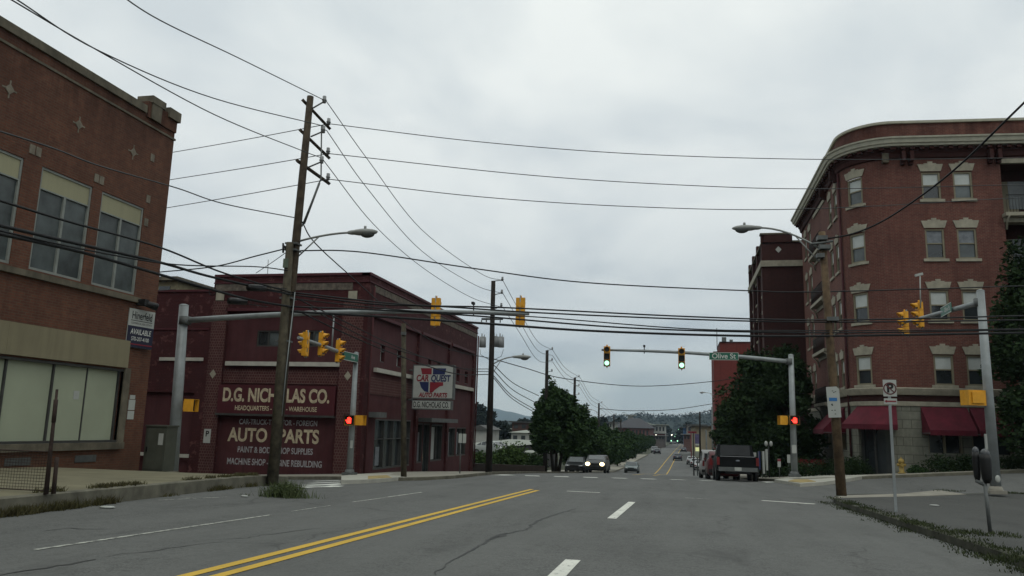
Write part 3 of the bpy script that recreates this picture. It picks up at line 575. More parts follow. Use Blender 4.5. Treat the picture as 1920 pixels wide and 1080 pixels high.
# ------------------------------------------------------------------ apartment building with rounded corner
ap = thing('apartment_building', 'four-storey red brick apartment block with a rounded corner, stone lintels and heavy cornice', 'building', (10.9, 42, -.5))
XL_, RC, YF2 = 8.63, 2.27, 42.0; LL = 57.6 - (YF2 + RC); LC = math.pi / 2 * RC
def PA(u, z, d):   # developed wall: left face, curve, front
    if u < LL: return Vector((XL_ - d, 57.6 - u, z))
    if u < LL + LC:
        a = (u - LL) / RC; return Vector((XL_ + RC - (RC + d) * math.cos(a), YF2 + RC - (RC + d) * math.sin(a), z))
    s_ = u - LL - LC; return Vector((XL_ + RC + s_ * .9976 + d * .0698, YF2 + s_ * .0698 - d * .9976, z))
UF = LL + LC           # start of flat front: X = 10.9
fx = lambda X: UF + X - (XL_ + RC)
UE = fx(30)
rows = [(13.27, 14.72), (10.16, 11.72), (7.02, 8.55), (3.82, 5.3)]
cols = [(UF - 2.0, .47), (fx(12.7), .46), (fx(14.22), .46)]
holes = []; wins = []
for r_, (z0, z1) in enumerate(rows):
    for c_, (u, hw) in enumerate(cols): h = (u - hw, u + hw, z0 - (.05 if c_ == 0 and 0 else 0), z1); holes.append(h); wins.append((h, r_, c_))
    for u in (LL - 1.0, LL - 2.6, 3.4, 1.6): h = (u - .42, u + .42, z0, z1); holes.append(h); wins.append((h, r_, 9))
    for u in (fx(19.7), fx(21.6)): h = (u - .45, u + .45, z0, z1); holes.append(h); wins.append((h, r_, 8))
porch_l = (5.2, 9.2); porch_f = (fx(16.05), fx(18.6))
flo = [12.4, 9.3, 6.2, 3.1]
for z in flo:
    holes.append((porch_l[0], porch_l[1], z + .05, z + 2.75)); holes.append((porch_f[0], porch_f[1], z + .05, z + 2.75))
m = MB(); wall(m, PA, 0, UE, 3.65, 15.5, [h for h in holes if h[0] > porch_l[0] + .01 or h[0] < porch_l[0] - .01], .16, .3)
m.quad((XL_, 57.6, -2), (30, 57.6, -2), (30, 57.6, 17.4), (XL_, 57.6, 17.4)); m.build('wall', br_apt, ap)
def prof(mb, pts, u0=0, u1=UE, step=.3):
    us = [u0 + (u1 - u0) * i / math.ceil((u1 - u0) / step) for i in range(math.ceil((u1 - u0) / step) + 1)]; vs = [PA(u, z, d) for u in us for d, z in pts]; k = len(pts)
    mb.add(vs, [(i * k + j, i * k + j + 1, (i + 1) * k + j + 1, (i + 1) * k + j) for i in range(len(us) - 1) for j in range(k - 1)])
    mb.add([PA(u0, z, d) for d, z in pts], [list(range(k))]); mb.add([PA(u1, z, d) for d, z in pts], [list(range(k))])
m = MB(); prof(m, [(-.3, 16.3), (.02, 16.3), (.02, 17.38), (-.3, 17.38)]); m.build('parapet', br_apt, ap)
m = MB(); prof(m, [(-.4, 17.38), (.12, 17.38), (.14, 17.5), (-.4, 17.5)]); m.build('parapet_coping', stone_c, ap)
m = MB(); prof(m, [(0, 16.0), (.5, 16.02), (.52, 16.12), (.6, 16.15), (.66, 16.34), (.72, 16.36), (.74, 16.44), (.05, 16.52)]); m.build('cornice', stone_c, ap)
m = MB(); prof(m, [(.0, 15.45), (.1, 15.5), (.14, 15.72), (.2, 15.8), (.28, 16.0), (0, 16.005)]); m.build('cornice_bed', br_dark, ap)
m = MB(); u = .2
while u < UE - .2: m = MB(); m.slab(PA, u, u + .2, 15.85, 15.995, .2, .42); m.build('dentil', br_dark, ap); u += .46
for u in (fx(11.35), fx(11.75), fx(15.55), fx(15.95), LL - .3, LL - 3.6):
    m = MB(); m.slab(PA, u - .09, u + .09, 15.25, 15.78, .0, .38); m.slab(PA, u - .09, u + .09, 15.1, 15.25, .0, .22); m.build('bracket', br_dark, ap)
for (u0, u1, z0, z1), r_, c_ in wins:
    nu = 3 if c_ == 0 else 1
    m = MB(); a = .09
    m.slab(PA, u0, u0 + a, z0, z1, -.13, -.03); m.slab(PA, u1 - a, u1, z0, z1, -.13, -.03); m.slab(PA, u0 + a, u1 - a, z1 - .09, z1, -.13, -.03, nu); m.slab(PA, u0 + a, u1 - a, z0, z0 + .08, -.13, -.03, nu); zc = (z0 + z1) / 2 + .02
    m.slab(PA, u0 + a, u1 - a, zc - .03, zc + .03, -.12, -.05, nu)
    wf = m.build('window', aptframe, ap)
    m = MB(); m.slab(PA, u0 + a, u1 - a, zc, z1 - .06, -.13, -.09, nu); m.build('upper_pane', curtain if (r_ == 1 and c_ in (1, 2)) else blind, wf)
    m = MB(); m.slab(PA, u0 + a, u1 - a, z0 + .05, zc, -.14, -.11, nu); m.build('lower_pane', glassg if r_ in (0, 1) and c_ != 1 else glass, wf)
    m = MB(); m.slab(PA, u0 - .14, u1 + .14, z0 - .14, z0, -.1, .07, nu); m.build('sill', stone, wf)
    m = MB(); uc = (u0 + u1) / 2; n = 6 if c_ == 0 else 1
    for i in range(n):
        t0, t1 = i / n, (i + 1) / n; A0, A1 = u0 - .03, u1 + .03; B0, B1 = u0 - .16, u1 + .16
        m.prism([(A0 + (A1 - A0) * t0, z1 + .04), (A0 + (A1 - A0) * t1, z1 + .04), (B0 + (B1 - B0) * t1, z1 + .42), (B0 + (B1 - B0) * t0, z1 + .42)], PA, 0, .045)
    m.prism([(uc - .1, z1 + .42), (uc + .1, z1 + .42), (uc + .13, z1 + .56), (uc - .13, z1 + .56)], PA, 0, .045); m.prism([(uc - .3, z1 + .42), (uc + .3, z1 + .42), (uc + .3, z1 + .47), (uc - .3, z1 + .47)], PA, 0, .04)
    m.build('lintel', stone, wf)
# recessed balconies
for (a, b), side in ((porch_l, 0), (porch_f, 1)):
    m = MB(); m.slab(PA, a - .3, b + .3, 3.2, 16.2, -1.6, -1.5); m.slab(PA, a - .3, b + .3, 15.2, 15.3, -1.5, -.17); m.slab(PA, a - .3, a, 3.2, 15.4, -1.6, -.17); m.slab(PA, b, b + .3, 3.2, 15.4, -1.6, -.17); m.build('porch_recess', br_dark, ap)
    for z in flo:
        m = MB(); m.slab(PA, a - .1, b + .1, z - .13, z + .05, -1.5, .42); bal = m.build('balcony', stone, ap); m = MB(); m.slab(PA, a - .05, b + .05, z + 2.72, z + 2.95, -.15, .06); m.build('porch_lintel', stone, ap)
        m = MB()
        for u in (a + .05, b - .05): m = MB(); m.tube([PA(u, z - .75, .02), PA(u, z - .35, .14), PA(u, z - .13, .4)], .05, 6); m.build('bracket', stone, bal)
        m = MB(); m.tube([PA(a, z + .95, .35), PA(b, z + .95, .35)], .02, 5); k = int((b - a) / .14)
        for i in range(k + 1): u = a + (b - a) * i / k; m.tube([PA(u, z + .05, .35), PA(u, z + .95, .35)], .01, 4)
        m.build('railing', black, bal)
        m = MB(); m.slab(PA, a + .5, a + 1.4, z + .05, z + 2.2, -1.5, -1.46); m.build('door', aptframe, bal)
        m = MB(); m.slab(PA, b - 1.6, b - .4, z + .7, z + 2.2, -1.5, -1.45); m.build('pane', glassg, bal)
m = MB(); m.tube([PA(LL + .35, 15.4, .08), PA(LL + .35, .2, .08)], .06); m.build('downpipe', m_dgp, ap)
m = MB(); m.box(PA(UF - .35, 15.5, .1), (.3, .2, .5)); m.build('vent_hood', stone_d, ap)
# belt course and stone ground floor
m = MB(); prof(m, [(0, 3.3), (.12, 3.32), (.2, 3.5), (.24, 3.62), (0, 3.68)]); m.build('belt_course', stone, ap)
m = MB(); prof(m, [(-.04, 2.98), (-.04, 3.3)]); m.build('frieze', br_dark, ap)
m = MB(); prof(m, [(-.05, 2.75), (.06, 2.78), (.08, 2.98), (-.05, 3.0)]); m.build('lower_belt', stone, ap)
door_ = (UF - 2.55, UF - .75, -.8, 2.35)
gh = [door_, (fx(11.75), fx(13.35), .55, 2.3), (fx(13.75), fx(15.6), .55, 2.3), (fx(17), fx(19.5), .55, 2.3), (fx(21), fx(24), .55, 2.3), (LL - 4.2, LL - .9, .5, 2.35), (LL - 8.5, LL - 5.5, .5, 2.35)]
m = MB(); wall(m, PA, 0, UE, -2, 2.76, gh, .3, .3); m.build('stone_base', stoneb, ap)
for i, (a, b, z0, z1) in enumerate(gh):
    m = MB(); n = 5 if i == 0 else 1
    m.slab(PA, a, a + .1, z0, z1, -.28, -.12); m.slab(PA, b - .1, b, z0, z1, -.28, -.12); m.slab(PA, a + .1, b - .1, z1 - .1, z1, -.28, -.12, n)
    if i == 0: m.slab(PA, a + .85, a + .92, z0, z1, -.28, -.15)
    else: m.slab(PA, (a + b) / 2 - .05, (a + b) / 2 + .05, z0, z1 - .1, -.28, -.14)
    wf = m.build('entrance_door' if i == 0 else 'shop_window', framed if i == 0 else aptframe, ap); m = MB(); m.slab(PA, a + .05, b - .05, z0, z1 - .05, -.3, -.25, n); m.build('pane', glass, wf)
def awning(u0, u1, z1, z0, dep, flare0=0, flare1=0):
    m = MB(); n = 6
    for i in range(n):
        t0, t1 = i / n, (i + 1) / n; U0 = u0 + (u1 - u0) * t0; U1 = u0 + (u1 - u0) * t1
        a, b, c, d = PA(U0, z1, .03), PA(U1, z1, .03), PA(U1, z0 + .22, dep), PA(U0, z0 + .22, dep); m.quad(a, b, c, d)
        sg = 5
        for k in range(sg):
            s0, s1 = k / sg, (k + 1) / sg; p, q = d.lerp(c, s0), d.lerp(c, s1); dz = Vector((0, 0, -.22)); mid = (p + q) / 2
            m.quad(p, q, q + dz, p + dz); m.add([p + dz, q + dz, mid + dz * 1.25], [(0, 1, 2)])
    for u in (u0, u1): m.add([PA(u, z1, .03), PA(u, z0 + .22, dep), PA(u, z0, dep), PA(u, z0, .03)], [(0, 1, 2, 3)])
    o = m.build('awning', awn, ap)
    m = MB(); m.tube([PA(u0, z0 + .05, 0), PA(u0, z0 + .05, dep)], .02, 5); m.tube([PA(u1, z0 + .05, 0), PA(u1, z0 + .05, dep)], .02, 5); m.build('awning_frame', galvd, o)
awning(UF - 2.5, UF - .5, 2.75, 1.62, 1.0); awning(fx(11.5), fx(13.6), 2.75, 1.42, 1.05); awning(fx(13.72), fx(15.9), 2.75, 1.42, 1.05); awning(LL - 4.4, LL - .9, 2.75, 1.35, 1.15); awning(fx(16.8), fx(19.8), 2.75, 1.42, 1.05)

# ------------------------------------------------------------------ dark brick building behind it
b2 = thing('dark_brick_building', 'dark red brick building with a pale cornice band standing behind the leafy street trees', 'building', (6.45, 60, -1.3))
XB = 6.3; PB = lambda x, z, d: Vector((x, 60 - d, z)); PBl = lambda y, z, d: Vector((XB - d, y, z))
m = MB(); m.quad((XB, 60, -3), (14, 60, -3), (14, 60, 15.4), (XB, 60, 15.4)); wl = []
for k in range(4):
    for z in (3, 6, 9, 12): wl.append((61.2 + k * 2.6, 62.5 + k * 2.6, z - .3, z + 1.3))
wall(m, PBl, 60, 71.5, -3, 15.3, wl, .2); m.quad((XB, 60, 15.2), (14, 60, 15.2), (14, 72, 15.2), (XB, 72, 15.2)); m.build('wall', br_dark, b2)
m = MB()
for a in (60.0, 63.7, 67.4, 71.0): m.slab(PBl, a, a + .6, -3, 16.0, 0, .22)
m.bx(XB - .01, XB + 2.0, 59.9, 60.4, 15.4, 16.0); m.build('pilaster', br_dark, b2)
m = MB(); m.slab(PB, XB - .3, 14, 13.55, 14.0, 0, .14); m.slab(PBl, 59.9, 71.7, 13.55, 14.0, 0, .3); m.build('cornice_band', stone, b2)
m = MB(); m.slab(PB, XB - .3, XB + 1.9, 16, 16.12, -.5, .14); m.slab(PB, XB + 1.9, 14, 15.4, 15.52, -.5, .1); m.slab(PBl, 60, 71.5, 15.3, 15.42, -.4, .25); m.build('coping', stone_d, b2)
m = MB(); m.prism([(XB + 1.0 - .22, 14.85), (XB + 1.0, 14.6), (XB + 1.22, 14.85), (XB + 1.0, 15.1)], PB, .0, .03); m.build('stone_diamond', signw, b2)
for h in wl:
    m = MB(); m.slab(PBl, h[0], h[1], h[2], h[3], -.2, -.15); wf = m.build('window', glassg, b2); m = MB(); m.slab(PBl, h[0] - .1, h[1] + .1, h[3], h[3] + .25, 0, .06); m.slab(PBl, h[0] - .1, h[1] + .1, h[2] - .15, h[2], 0, .08); m.build('lintel', stone, wf)
# ------------------------------------------------------------------ red tower, far
rt = thing('red_tower_block', 'tall bright red brick tower with a raised top standing beyond the street trees', 'building', (7, 130, -5))
a, b = AY(1338, 655, 130), AY(1350, 655, 130); c, d = AY(1383, 643, 130), AY(1383, 655, 130)
m = MB(); m.bx(a.x, c.x + 3, 130, 140, -7, a.z - .6); m.bx(b.x, c.x + 3, 130, 140, a.z - .6, c.z); m.build('wall', br_tow, rt)
m = MB(); m.bx(a.x - .06, b.x, 129.9, 140, a.z - .6, a.z - .35); m.bx(b.x - .06, c.x + 3, 129.9, 140, c.z, c.z + .2); m.build('coping', br_dark, rt)
m = MB(); m.tube([(a.x + .6, 131, a.z), (a.x + .6, 131, a.z + 3.6)], .06, 5); m.bx(b.x + .3, b.x + 1, 129.7, 130, c.z + .2, c.z + .9); m.bx(c.x - 1.2, c.x - .7, 130.5, 131, c.z + .2, c.z + .6); m.build('antenna', galvd, rt)
for k in range(5):
    m = MB(); m.bx(c.x + .6, c.x + 1.6, 129.95, 130.0, 12 - k * 3, 13.6 - k * 3); m.build('window', glassg, rt)

# ------------------------------------------------------------------ traffic signals (top-level things hung from the mast arms)
def signal_head(label, loc, rz, lit, group):
    t = thing('traffic_signal', label, 'traffic signal', (0, 0, 0), group)
    m = MB()
    for k in range(3):
        z = .36 - k * .36; m.box((0, .06, z), (.34, .17, .345)); m.box((0, -.04, z), (.30, .03, .31)); m.tube([(0, .14, z - .1), (0, .17, z - .1)], .1, 8)
    m.tube([(0, .05, .53), (0, .05, .62)], .04); m.tube([(0, .05, -.53), (0, .05, -.57)], .05)
    m.build('housing', sigy, t)
    for k, z in enumerate((.36, 0, -.36)):
        m = MB(); m.tube([(0, -.056, z), (0, -.075, z)], .125, 14); on = (lit == 'green' and k == 2); m.build('lens', glow_g if on else dark_lens, t)
        m = MB(); n = 12; vs = []; fs = []
        for i in range(n + 1):
            a = math.pi * (1.22) * i / n - math.pi * .11
            r = .148; ln = .25 * (.35 + .65 * max(0, math.sin(a))) ** .8
            for rr in (r, r - .008): vs += [(rr * math.cos(a), -.05, z + rr * math.sin(a)), (rr * math.cos(a), -.06 - ln, z + rr * math.sin(a) - .03 * ln / .25)]
        for i in range(n):
            q = i * 4; fs += [(q, q + 1, q + 5, q + 4), (q + 2, q + 6, q + 7, q + 3), (q + 1, q + 3, q + 7, q + 5)]
        m.add(vs, fs, True); m.build('visor', sigy if lit != 'green' else dkgreen, t)
        if lit == 'green' and k > 0: m = MB(); m.box((0, -.058, z), (.3, .004, .31)); m.build('door', dkgreen, t)  # lower doors coloured dark green to imitate underexposure around the glowing lens
    m = MB(); m.tube([(.0, .15, .62), (0, .15, -.62)], .022, 6); m.tube([(0, .15, .58), (0, .05, .58)], .025, 6); m.tube([(0, .15, -.58), (0, .05, -.58)], .025, 6); m.build('bracket', galv, t)
    t.location = loc; t.rotation_euler = (0, 0, rz); return t
def mast(label, bx, top, arm, rb=.14, rt=.10):
    b = Vector(bx); t = thing('signal_mast', label, 'signal mast', b, 'galvanised signal masts at the crossing')
    T = Vector(top); m = MB(); m.tube([b, T], [rb, rt], 12); m.ell(T, (rt * 1.05, rt * 1.05, .06)); m.build('pole', galv, t)
    m = MB(); m.box(b + Vector((0, 0, .06)), (.5, .5, .1)); m.tube([b, b + Vector((0, 0, .25))], [.26, .17], 10); m.build('base_plate', galvd if b.x < 9 else concrete, t)
    a0, a1, ac = arm; m = MB(); pts = [a0.lerp(a1, k / 8) + Vector((0, 0, ac * math.sin(math.pi * k / 8))) for k in range(9)]
    m.tube(pts, [.105 - .006 * k for k in range(9)], 10); m.build('mast_arm', galv, t)
    m = MB(); m.tube([a0 + Vector((0, 0, -.14)), a0 + Vector((0, 0, .14))], rt + .05, 10); m.build('clamp', galvd, t)
    return t
def ped_box(label, c, rz, lit, group='pedestrian signals on the masts'):
    t = thing('pedestrian_signal', label, 'pedestrian signal', (0, 0, 0), group)
    m = MB(); m.box((0, 0, 0), (.43, .2, .42)); m.box((0, .12, 0), (.3, .05, .3)); m.build('housing', sigy, t)
    m = MB(); m.box((0, -.105, 0), (.38, .012, .37)); m.build('face', black, t)
    m = MB(); m.box((0, -.17, .205), (.44, .14, .012)); m.box((.215, -.17, .0), (.012, .14, .42)); m.box((-.215, -.17, .0), (.012, .14, .42)); m.build('visor', black if lit else sigy, t)
    if lit:
        m = MB(); m.box((.0, -.116, -.065), (.17, .008, .13))
        for k, (h, x) in enumerate(((.1, -.066), (.13, -.022), (.125, .022), (.09, .066))): m.box((x, -.116, .005 + h / 2), (.036, .008, h))
        m.box((-.115, -.116, -.03), (.035, .008, .11), M3=Matrix.Rotation(-.6, 3, 'Y')); m.build('red_hand', glow_r, t)
    t.location = c; t.rotation_euler = (0, 0, rz); return t
GS = 'traffic signals hung at the crossing'
# near-left mast
y1 = 24.5
mast('tall grey signal mast beside the brown brick building, its long arm reaching over the road', AY(322, 894, y1), AY(345, 573, y1), (AY(347, 601, y1), AY(992, 588, y1), .18), .2, .16)
for px, l in ((816, 'yellow signal head seen from behind, mid-arm in front of the maroon store roof'), (975, 'yellow signal head seen from behind at the very tip of the long grey arm')):
    a = AY(px, 583, y1); s = signal_head(l, a + Vector((0, .12, -.02)), math.pi, None, GS); s.scale = (.84, .84, .86)
m = MB(); a = AY(888, 592, y1); b = AY(888, 572, y1); m.tube([a, b], .02, 6); m.box(b + Vector((0, -.05, .05)), (.08, .2, .08)); tag(m.build('detector_camera', black, None, a), 'small dark detector standing on the long grey mast arm between its two signals', 'camera')
m = MB(); p = AY(810, 588, y1); a = AY(755, 585, y1); b = AY(660, 590, y1)
ped_box('yellow pedestrian signal box seen from the side on the mast beside the brown brick building', AY(350, 760, y1 - .1) + Vector((.1, 0, 0)), R_(100), None)
# control cabinet
c = AY(306, 800, 24.0); d = AY(306, 885, 24.0)
cabx = thing('control_cabinet', 'dull grey control cabinet with a small white sticker beside the left mast', 'cabinet', (c.x, 24.0, d.z - .1))
m = MB(); m.bx(c.x - .42, c.x + .36, 23.7, 24.3, d.z + .02, c.z); m.bx(c.x - .45, c.x + .39, 23.66, 24.34, c.z, c.z + .05); m.build('body', cabm, cabx)
m = MB(); m.bx(c.x - .38, c.x + .32, 23.68, 23.7, d.z + .1, c.z - .06); o = m.build('door', cabm, cabx); m = MB(); m.box((c.x - .3, 23.66, (c.z + d.z) / 2), (.03, .04, .16)); m.build('handle', black, o)
m = MB(); m.bx(c.x + .1, c.x + .28, 23.672, 23.678, c.z - .6, c.z - .22); m.build('sticker', signw, cabx)
m = MB(); m.bx(c.x - .55, c.x + .5, 23.6, 24.4, d.z - .3, d.z + .02); m.build('plinth', kerbc, cabx)
# far-left mast with side-facing heads
y2 = 32.0; bb = AY(655, 891, y2); tt = AY(668, 662, y2)
mast('grey signal mast in front of the maroon store corner, its arm pointing towards the viewer', bb, tt, (Vector((tt.x, y2 - .1, tt.z - .28)), Vector((tt.x - .05, 26.7, 4.3)), .05))
for px, py, rz, l, X in ((571, 645, R_(-90), 'yellow signal head with visors turned left, nearest the wooden pole', tt.x), (605, 645, R_(90), 'middle of three yellow signal heads before the maroon store, visors turned right', tt.x + .02), (637, 658, R_(90), 'yellow signal head with visors turned right beside the green street name plate', tt.x + .05)):
    a = AX(px, py, X); s = signal_head(l, a + Vector((0, 0, 0)), rz, None, GS); s.scale = (.84, .84, .84)
    m = MB(); m.tube([a + Vector((0.12 if rz > 0 else -.12, .28, -.55)), a + Vector((0.12 if rz > 0 else -.12, .28, .55))], .018, 5)
m = MB()
a = AX(622, 655, tt.x); m.tube([a, a + Vector((0, 0, 1.35))], .03, 6); m.tube([a + Vector((0, 0, 1.3)), a + Vector((.0, -.15, 1.42))], .04, 6); tag(m.build('detector_pole', galv, None, a), 'thin pale detector rod rising from the arm with three signals', 'camera')
ped_box('lit pedestrian signal showing a red hand in front of the maroon store', AY(656, 788, y2 - .25), R_(8), True)
ped_box('yellow pedestrian signal box turned sideways beside the red hand of the maroon store corner', AY(673, 788, y2) + Vector((.02, 0, 0)), R_(95), None)
m = MB(); a = AY(659, 833, y2 - .2); m.box(a, (.09, .08, .32)); tag(m.build('push_button_box', signw, None, a), 'small pale push button plate on the mast before the maroon store', 'push button')
# far-right mast with green lights
y3 = 39.0
mast('grey signal mast beside the leafy trees, its arm carrying the two lit green signals', AY(1490, 894, y3), AY(1483, 666, y3), (AY(1480, 678, y3), AY(1128, 656, y3), .12), .15, .12)
for px, py, l in ((1138, 668, 'lit green signal at the outer end of the far arm'), (1278, 672, 'lit green signal on the far arm nearer the Olive St sign')):
    signal_head(l, AY(px, py, y3 - .2), R_(2), 'green', GS).scale = (.93, .93, .93)
m = MB(); a = AY(1208, 663, y3); b = AY(1208, 649, y3); m.tube([a, b], .025, 6); m.box(b, (.1, .22, .1)); tag(m.build('detector_camera', black, None, a), 'small dark detector on the far arm between the two green signals', 'camera')
def plate(label, txt, P, w_, h_, z, root_loc_, txt_size, bold=.03):
    t = thing('street_name_sign', label, 'street sign', root_loc_)
    m = MB(); m.slab(P, -w_ / 2, w_ / 2, z - h_ / 2, z + h_ / 2, -.02, 0); m.build('panel', signg, t)
    m = MB(); q = .016
    for a in ((-w_ / 2, w_ / 2, z + h_ / 2 - q, z + h_ / 2), (-w_ / 2, w_ / 2, z - h_ / 2, z - h_ / 2 + q), (-w_ / 2, -w_ / 2 + q, z - h_ / 2 + q, z + h_ / 2 - q), (w_ / 2 - q, w_ / 2, z - h_ / 2 + q, z + h_ / 2 - q)): m.slab(P, *a, 0, .006)
    m.build('border', signtx, t); text(txt, txt_size, P, 0, z, .008, signtx, t, bold=bold); return t
a = AY(1357, 668, y3 - .35); plate('green Olive St sign on the far arm beside the leafy tree', 'Olive St', plane((a.x, a.y, 0), (1, 0, 0), (0, -1, 0)), 1.36, .36, a.z, a, .34, .012)
ped_box('lit pedestrian signal showing a red hand beside the leafy trees', AY(1490, 788, y3 - .25), R_(2), True)
ped_box('yellow pedestrian signal box turned sideways beside the red hand under the leafy trees', AY(1470, 788, y3 - .1), R_(-80), None)
m = MB(); a = AY(1489, 842, y3 - .2); m.box(a, (.2, .06, .38)); tag(m.build('push_button_box', signw, None, a), 'white notice plate low on the mast beside the leafy trees', 'push button')
m = MB(); a = AX(655, 669, tt.x + .12)
plate('green street name plate at the top of the mast before the maroon store', 'Wyoming Av', plane((tt.x + .16, 31.0, 0), (0, 1, 0), (1, -.0, 0)), 1.5, .36, a.z, (tt.x, 31.2, a.z), .24) if 0 else None
def blank_plate(label, P, w_, h_, z, loc, mark):
    t = thing('street_name_sign', label, 'street sign', loc); m = MB(); m.slab(P, -w_ / 2, w_ / 2, z - h_ / 2, z + h_ / 2, -.02, 0); m.build('panel', signg, t)
    m = MB(); q = .02
    for a in ((-w_ / 2, w_ / 2, z + h_ / 2 - q, z + h_ / 2), (-w_ / 2, w_ / 2, z - h_ / 2, z - h_ / 2 + q)): m.slab(P, *a, 0, .006)
    m.build('border', signtx, t)
    if mark: text(mark, .24, P, .2, z, .008, signtx, t, bold=.02)
    return t
blank_plate('green street name plate at the top of the mast before the maroon store', plane((tt.x + .16, 31.1, 0), (0, 1, 0), (1, 0, 0)), 1.45, .36, a.z, (tt.x, 31.1, a.z), 'Ave')
# near-right mast
y4 = 29.0; bb4 = AY(1868, 926, y4); tt4 = AY(1838, 546, y4); X4 = tt4.x
e4 = AX(1690, 606, X4 - .05)
mast('stout grey signal mast at the right kerb before the apartment block', bb4, tt4, (Vector((X4 - .02, y4 + .1, tt4.z - .38)), e4, .0), .17, .125)
for px, py, l in ((1722, 590, 'yellow signal head with visors turned left nearest the right mast'), (1695, 606, 'yellow signal head with visors turned left at the end of the right arm')):
    a = AX(px, py, X4 - .05); signal_head(l, a, R_(-90 + 8), None, GS)
a = AX(1725, 560, X4); b = AX(1725, 516, X4); m = MB(); m.tube([a - Vector((0, 0, .4)), b], .025, 6); m.build
t = thing('detector_camera', 'white detector camera on a thin rod above the signals before the apartment windows', 'camera', a)
m.build('rod', signw, t); m = MB(); m.box(b + Vector((-.03, .05, .03)), (.3, .16, .1), M3=Matrix.Rotation(-.25, 3, 'Y')); m.build('camera_body', signw, t)
a = AX(1770, 580, X4 - .2)
blank_plate('green street name plate seen edge-on on the right mast arm', plane((X4 - .14, a.y, 0), (-.06, -1, 0), (-1, .06, 0)), 1.5, .36, a.z - .02, (X4 - .14, a.y, a.z), 'Olive St')
ped_box('yellow pedestrian signal box seen from behind on the right mast', AY(1833, 746, y4 - .1) - Vector((.08, 0, 0)), R_(-160), None).scale = (1.45, 1.2, 1.2)
m = MB(); m.ell(AY(1871, 898, y4 - .17), (.08, .03, .12)); m.box(AY(1849, 828, y4 - .0), (.06, .1, .5)); tag(m.build('push_button_box', signw, None, AY(1871, 898, y4)), 'pale push button plate low on the stout right mast', 'push button')

# ------------------------------------------------------------------ utility poles
def cobra(root, a, b, lift=.5, head=.7, rev=1):
    m = MB(); pts = []
    for k in range(9):
        t = k / 8; p = a.lerp(b, t); p.z = a.z + (b.z - a.z) * math.sin(t * math.pi / 2) ** .9; pts.append(p)
    m.tube(pts, .032, 6); d = (b - a); d.z = 0; d.normalize()
    br = a + Vector((0, 0, -.45)); m.tube([br, pts[3]], .022, 5); arm = m.build('lamp_arm', tan_s, root)
    M3 = Matrix(((d.x, -d.y, 0), (d.y, d.x, 0), (0, 0, 1))); m = MB()
    m.ell(b + d * .38, (.42, .16, .1), M3=M3); m.ell(b + d * .05, (.22, .07, .07), M3=M3); m.tube([b + d * .4 + Vector((0, 0, .08)), b + d * .4 + Vector((0, 0, .18))], .04); h = m.build('lamp_head', tan_s, root)
    m = MB(); m.ell(b + d * .48 - Vector((0, 0, .05)), (.22, .14, .12), M3=M3); m.build('lamp_glass', lampglass, h)
def insulator(root, a, b):
    m = MB(); m.tube([a, b], .025, 5); m.tube([b - Vector((0, 0, .05)), b + Vector((0, 0, .16))], .055, 6); m.ell(b + Vector((0, 0, .04)), (.08, .08, .03), 8, 4); m.build('insulator', insul, root)
# near-left pole
yA = 20.5; a0 = AY(510, 908, yA); a1 = AY(582, 181, yA)
pa = thing('utility_pole', 'tall leaning dark utility pole with three crossarms and a street lamp left of the road', 'utility pole', a0)
m = MB(); m.tube([a0, a0.lerp(a1, .5), a1], [.165, .13, .10], 10); m.build('pole_shaft', woodr, pa)
XA = a1.x
for (px0, py0, px1, py1) in ((568, 188, 618, 241), (563, 244, 617, 296), (557, 301, 617, 344)):
    u, v = AX(px0, py0, XA - .17), AX(px1, py1, XA - .1); m = MB(); m.tube([u, v], .065, 4); m.build('crossarm', woodr, pa)
    insulator(pa, v - Vector((0, .1, 0)), v + Vector((.0, -.1, .14)))
for (p0, p1) in (((586, 203), (608, 190)), ((583, 256), (606, 246)), ((577, 314), (603, 303))): insulator(pa, AY(*p0, yA), AY(*p1, yA - .3))
m = MB(); m.tube([AY(603, 235, yA - .2), AY(602, 335, yA - .2), AY(566, 425, yA - .1)], .022, 5); m.tube([AY(599, 343, yA-.2), AY(570, 420, yA-.1)], .035, 5); m.build('conduit', galvd, pa)
cobra(pa, AY(562, 452, yA), AY(660, 436, yA), .5)
# doubled older stub lashed beside it
s0 = AY(511, 908, yA - .2); s1 = AY(544, 455, yA - .22); m = MB(); m.tube([s0, s1], [.15, .11], 9); m.build('pole_stub', wood, pa)
m = MB(); m.box(AY(537, 494, yA - .3), (.14, .14, .26)); m.build('meter_box', M('faded_green_box', (.16, .2, .14), .6), pa)
for py in (458, 470, 560, 640): m = MB(); x_ = 510 + (908 - py) * .0985; c = AY(x_ - 4, py, yA - .05); m.tube([c - Vector((.2, 0, 0)), c + Vector((.16, 0, 0))], .16, 6) if 0 else m.box(c, (.36, .36, .05)); m.build('band', galvd, pa)
m = MB(); m.tube([AY(532, 462, yA - .3), AY(546, 468, yA)], .04, 5); m.tube([AY(531, 456, yA - .3), AY(531, 474, yA - .3)], .03, 5); m.build('bracket', black, pa)
m = MB(); m.tube([AY(553, 548, yA - .2), AY(537, 690, yA - .2), AY(528, 780, yA - .2)], .016, 5); m.build('ground_wire', galv, pa)
# short old pole before the maroon store side wall
yB = 30.5; b0 = AY(757, 894, yB); b1 = AY(757, 607, yB)
po = thing('utility_pole', 'short weathered pole with a cut top before the maroon store side wall', 'utility pole', b0)
m = MB(); m.tube([b0, b1], [.12, .095], 9); m.build('pole_shaft', wood, po); m = MB(); m.box(AY(757, 625, yB - .12), (.2, .08, .12)); m.build('bracket', galvd, po)
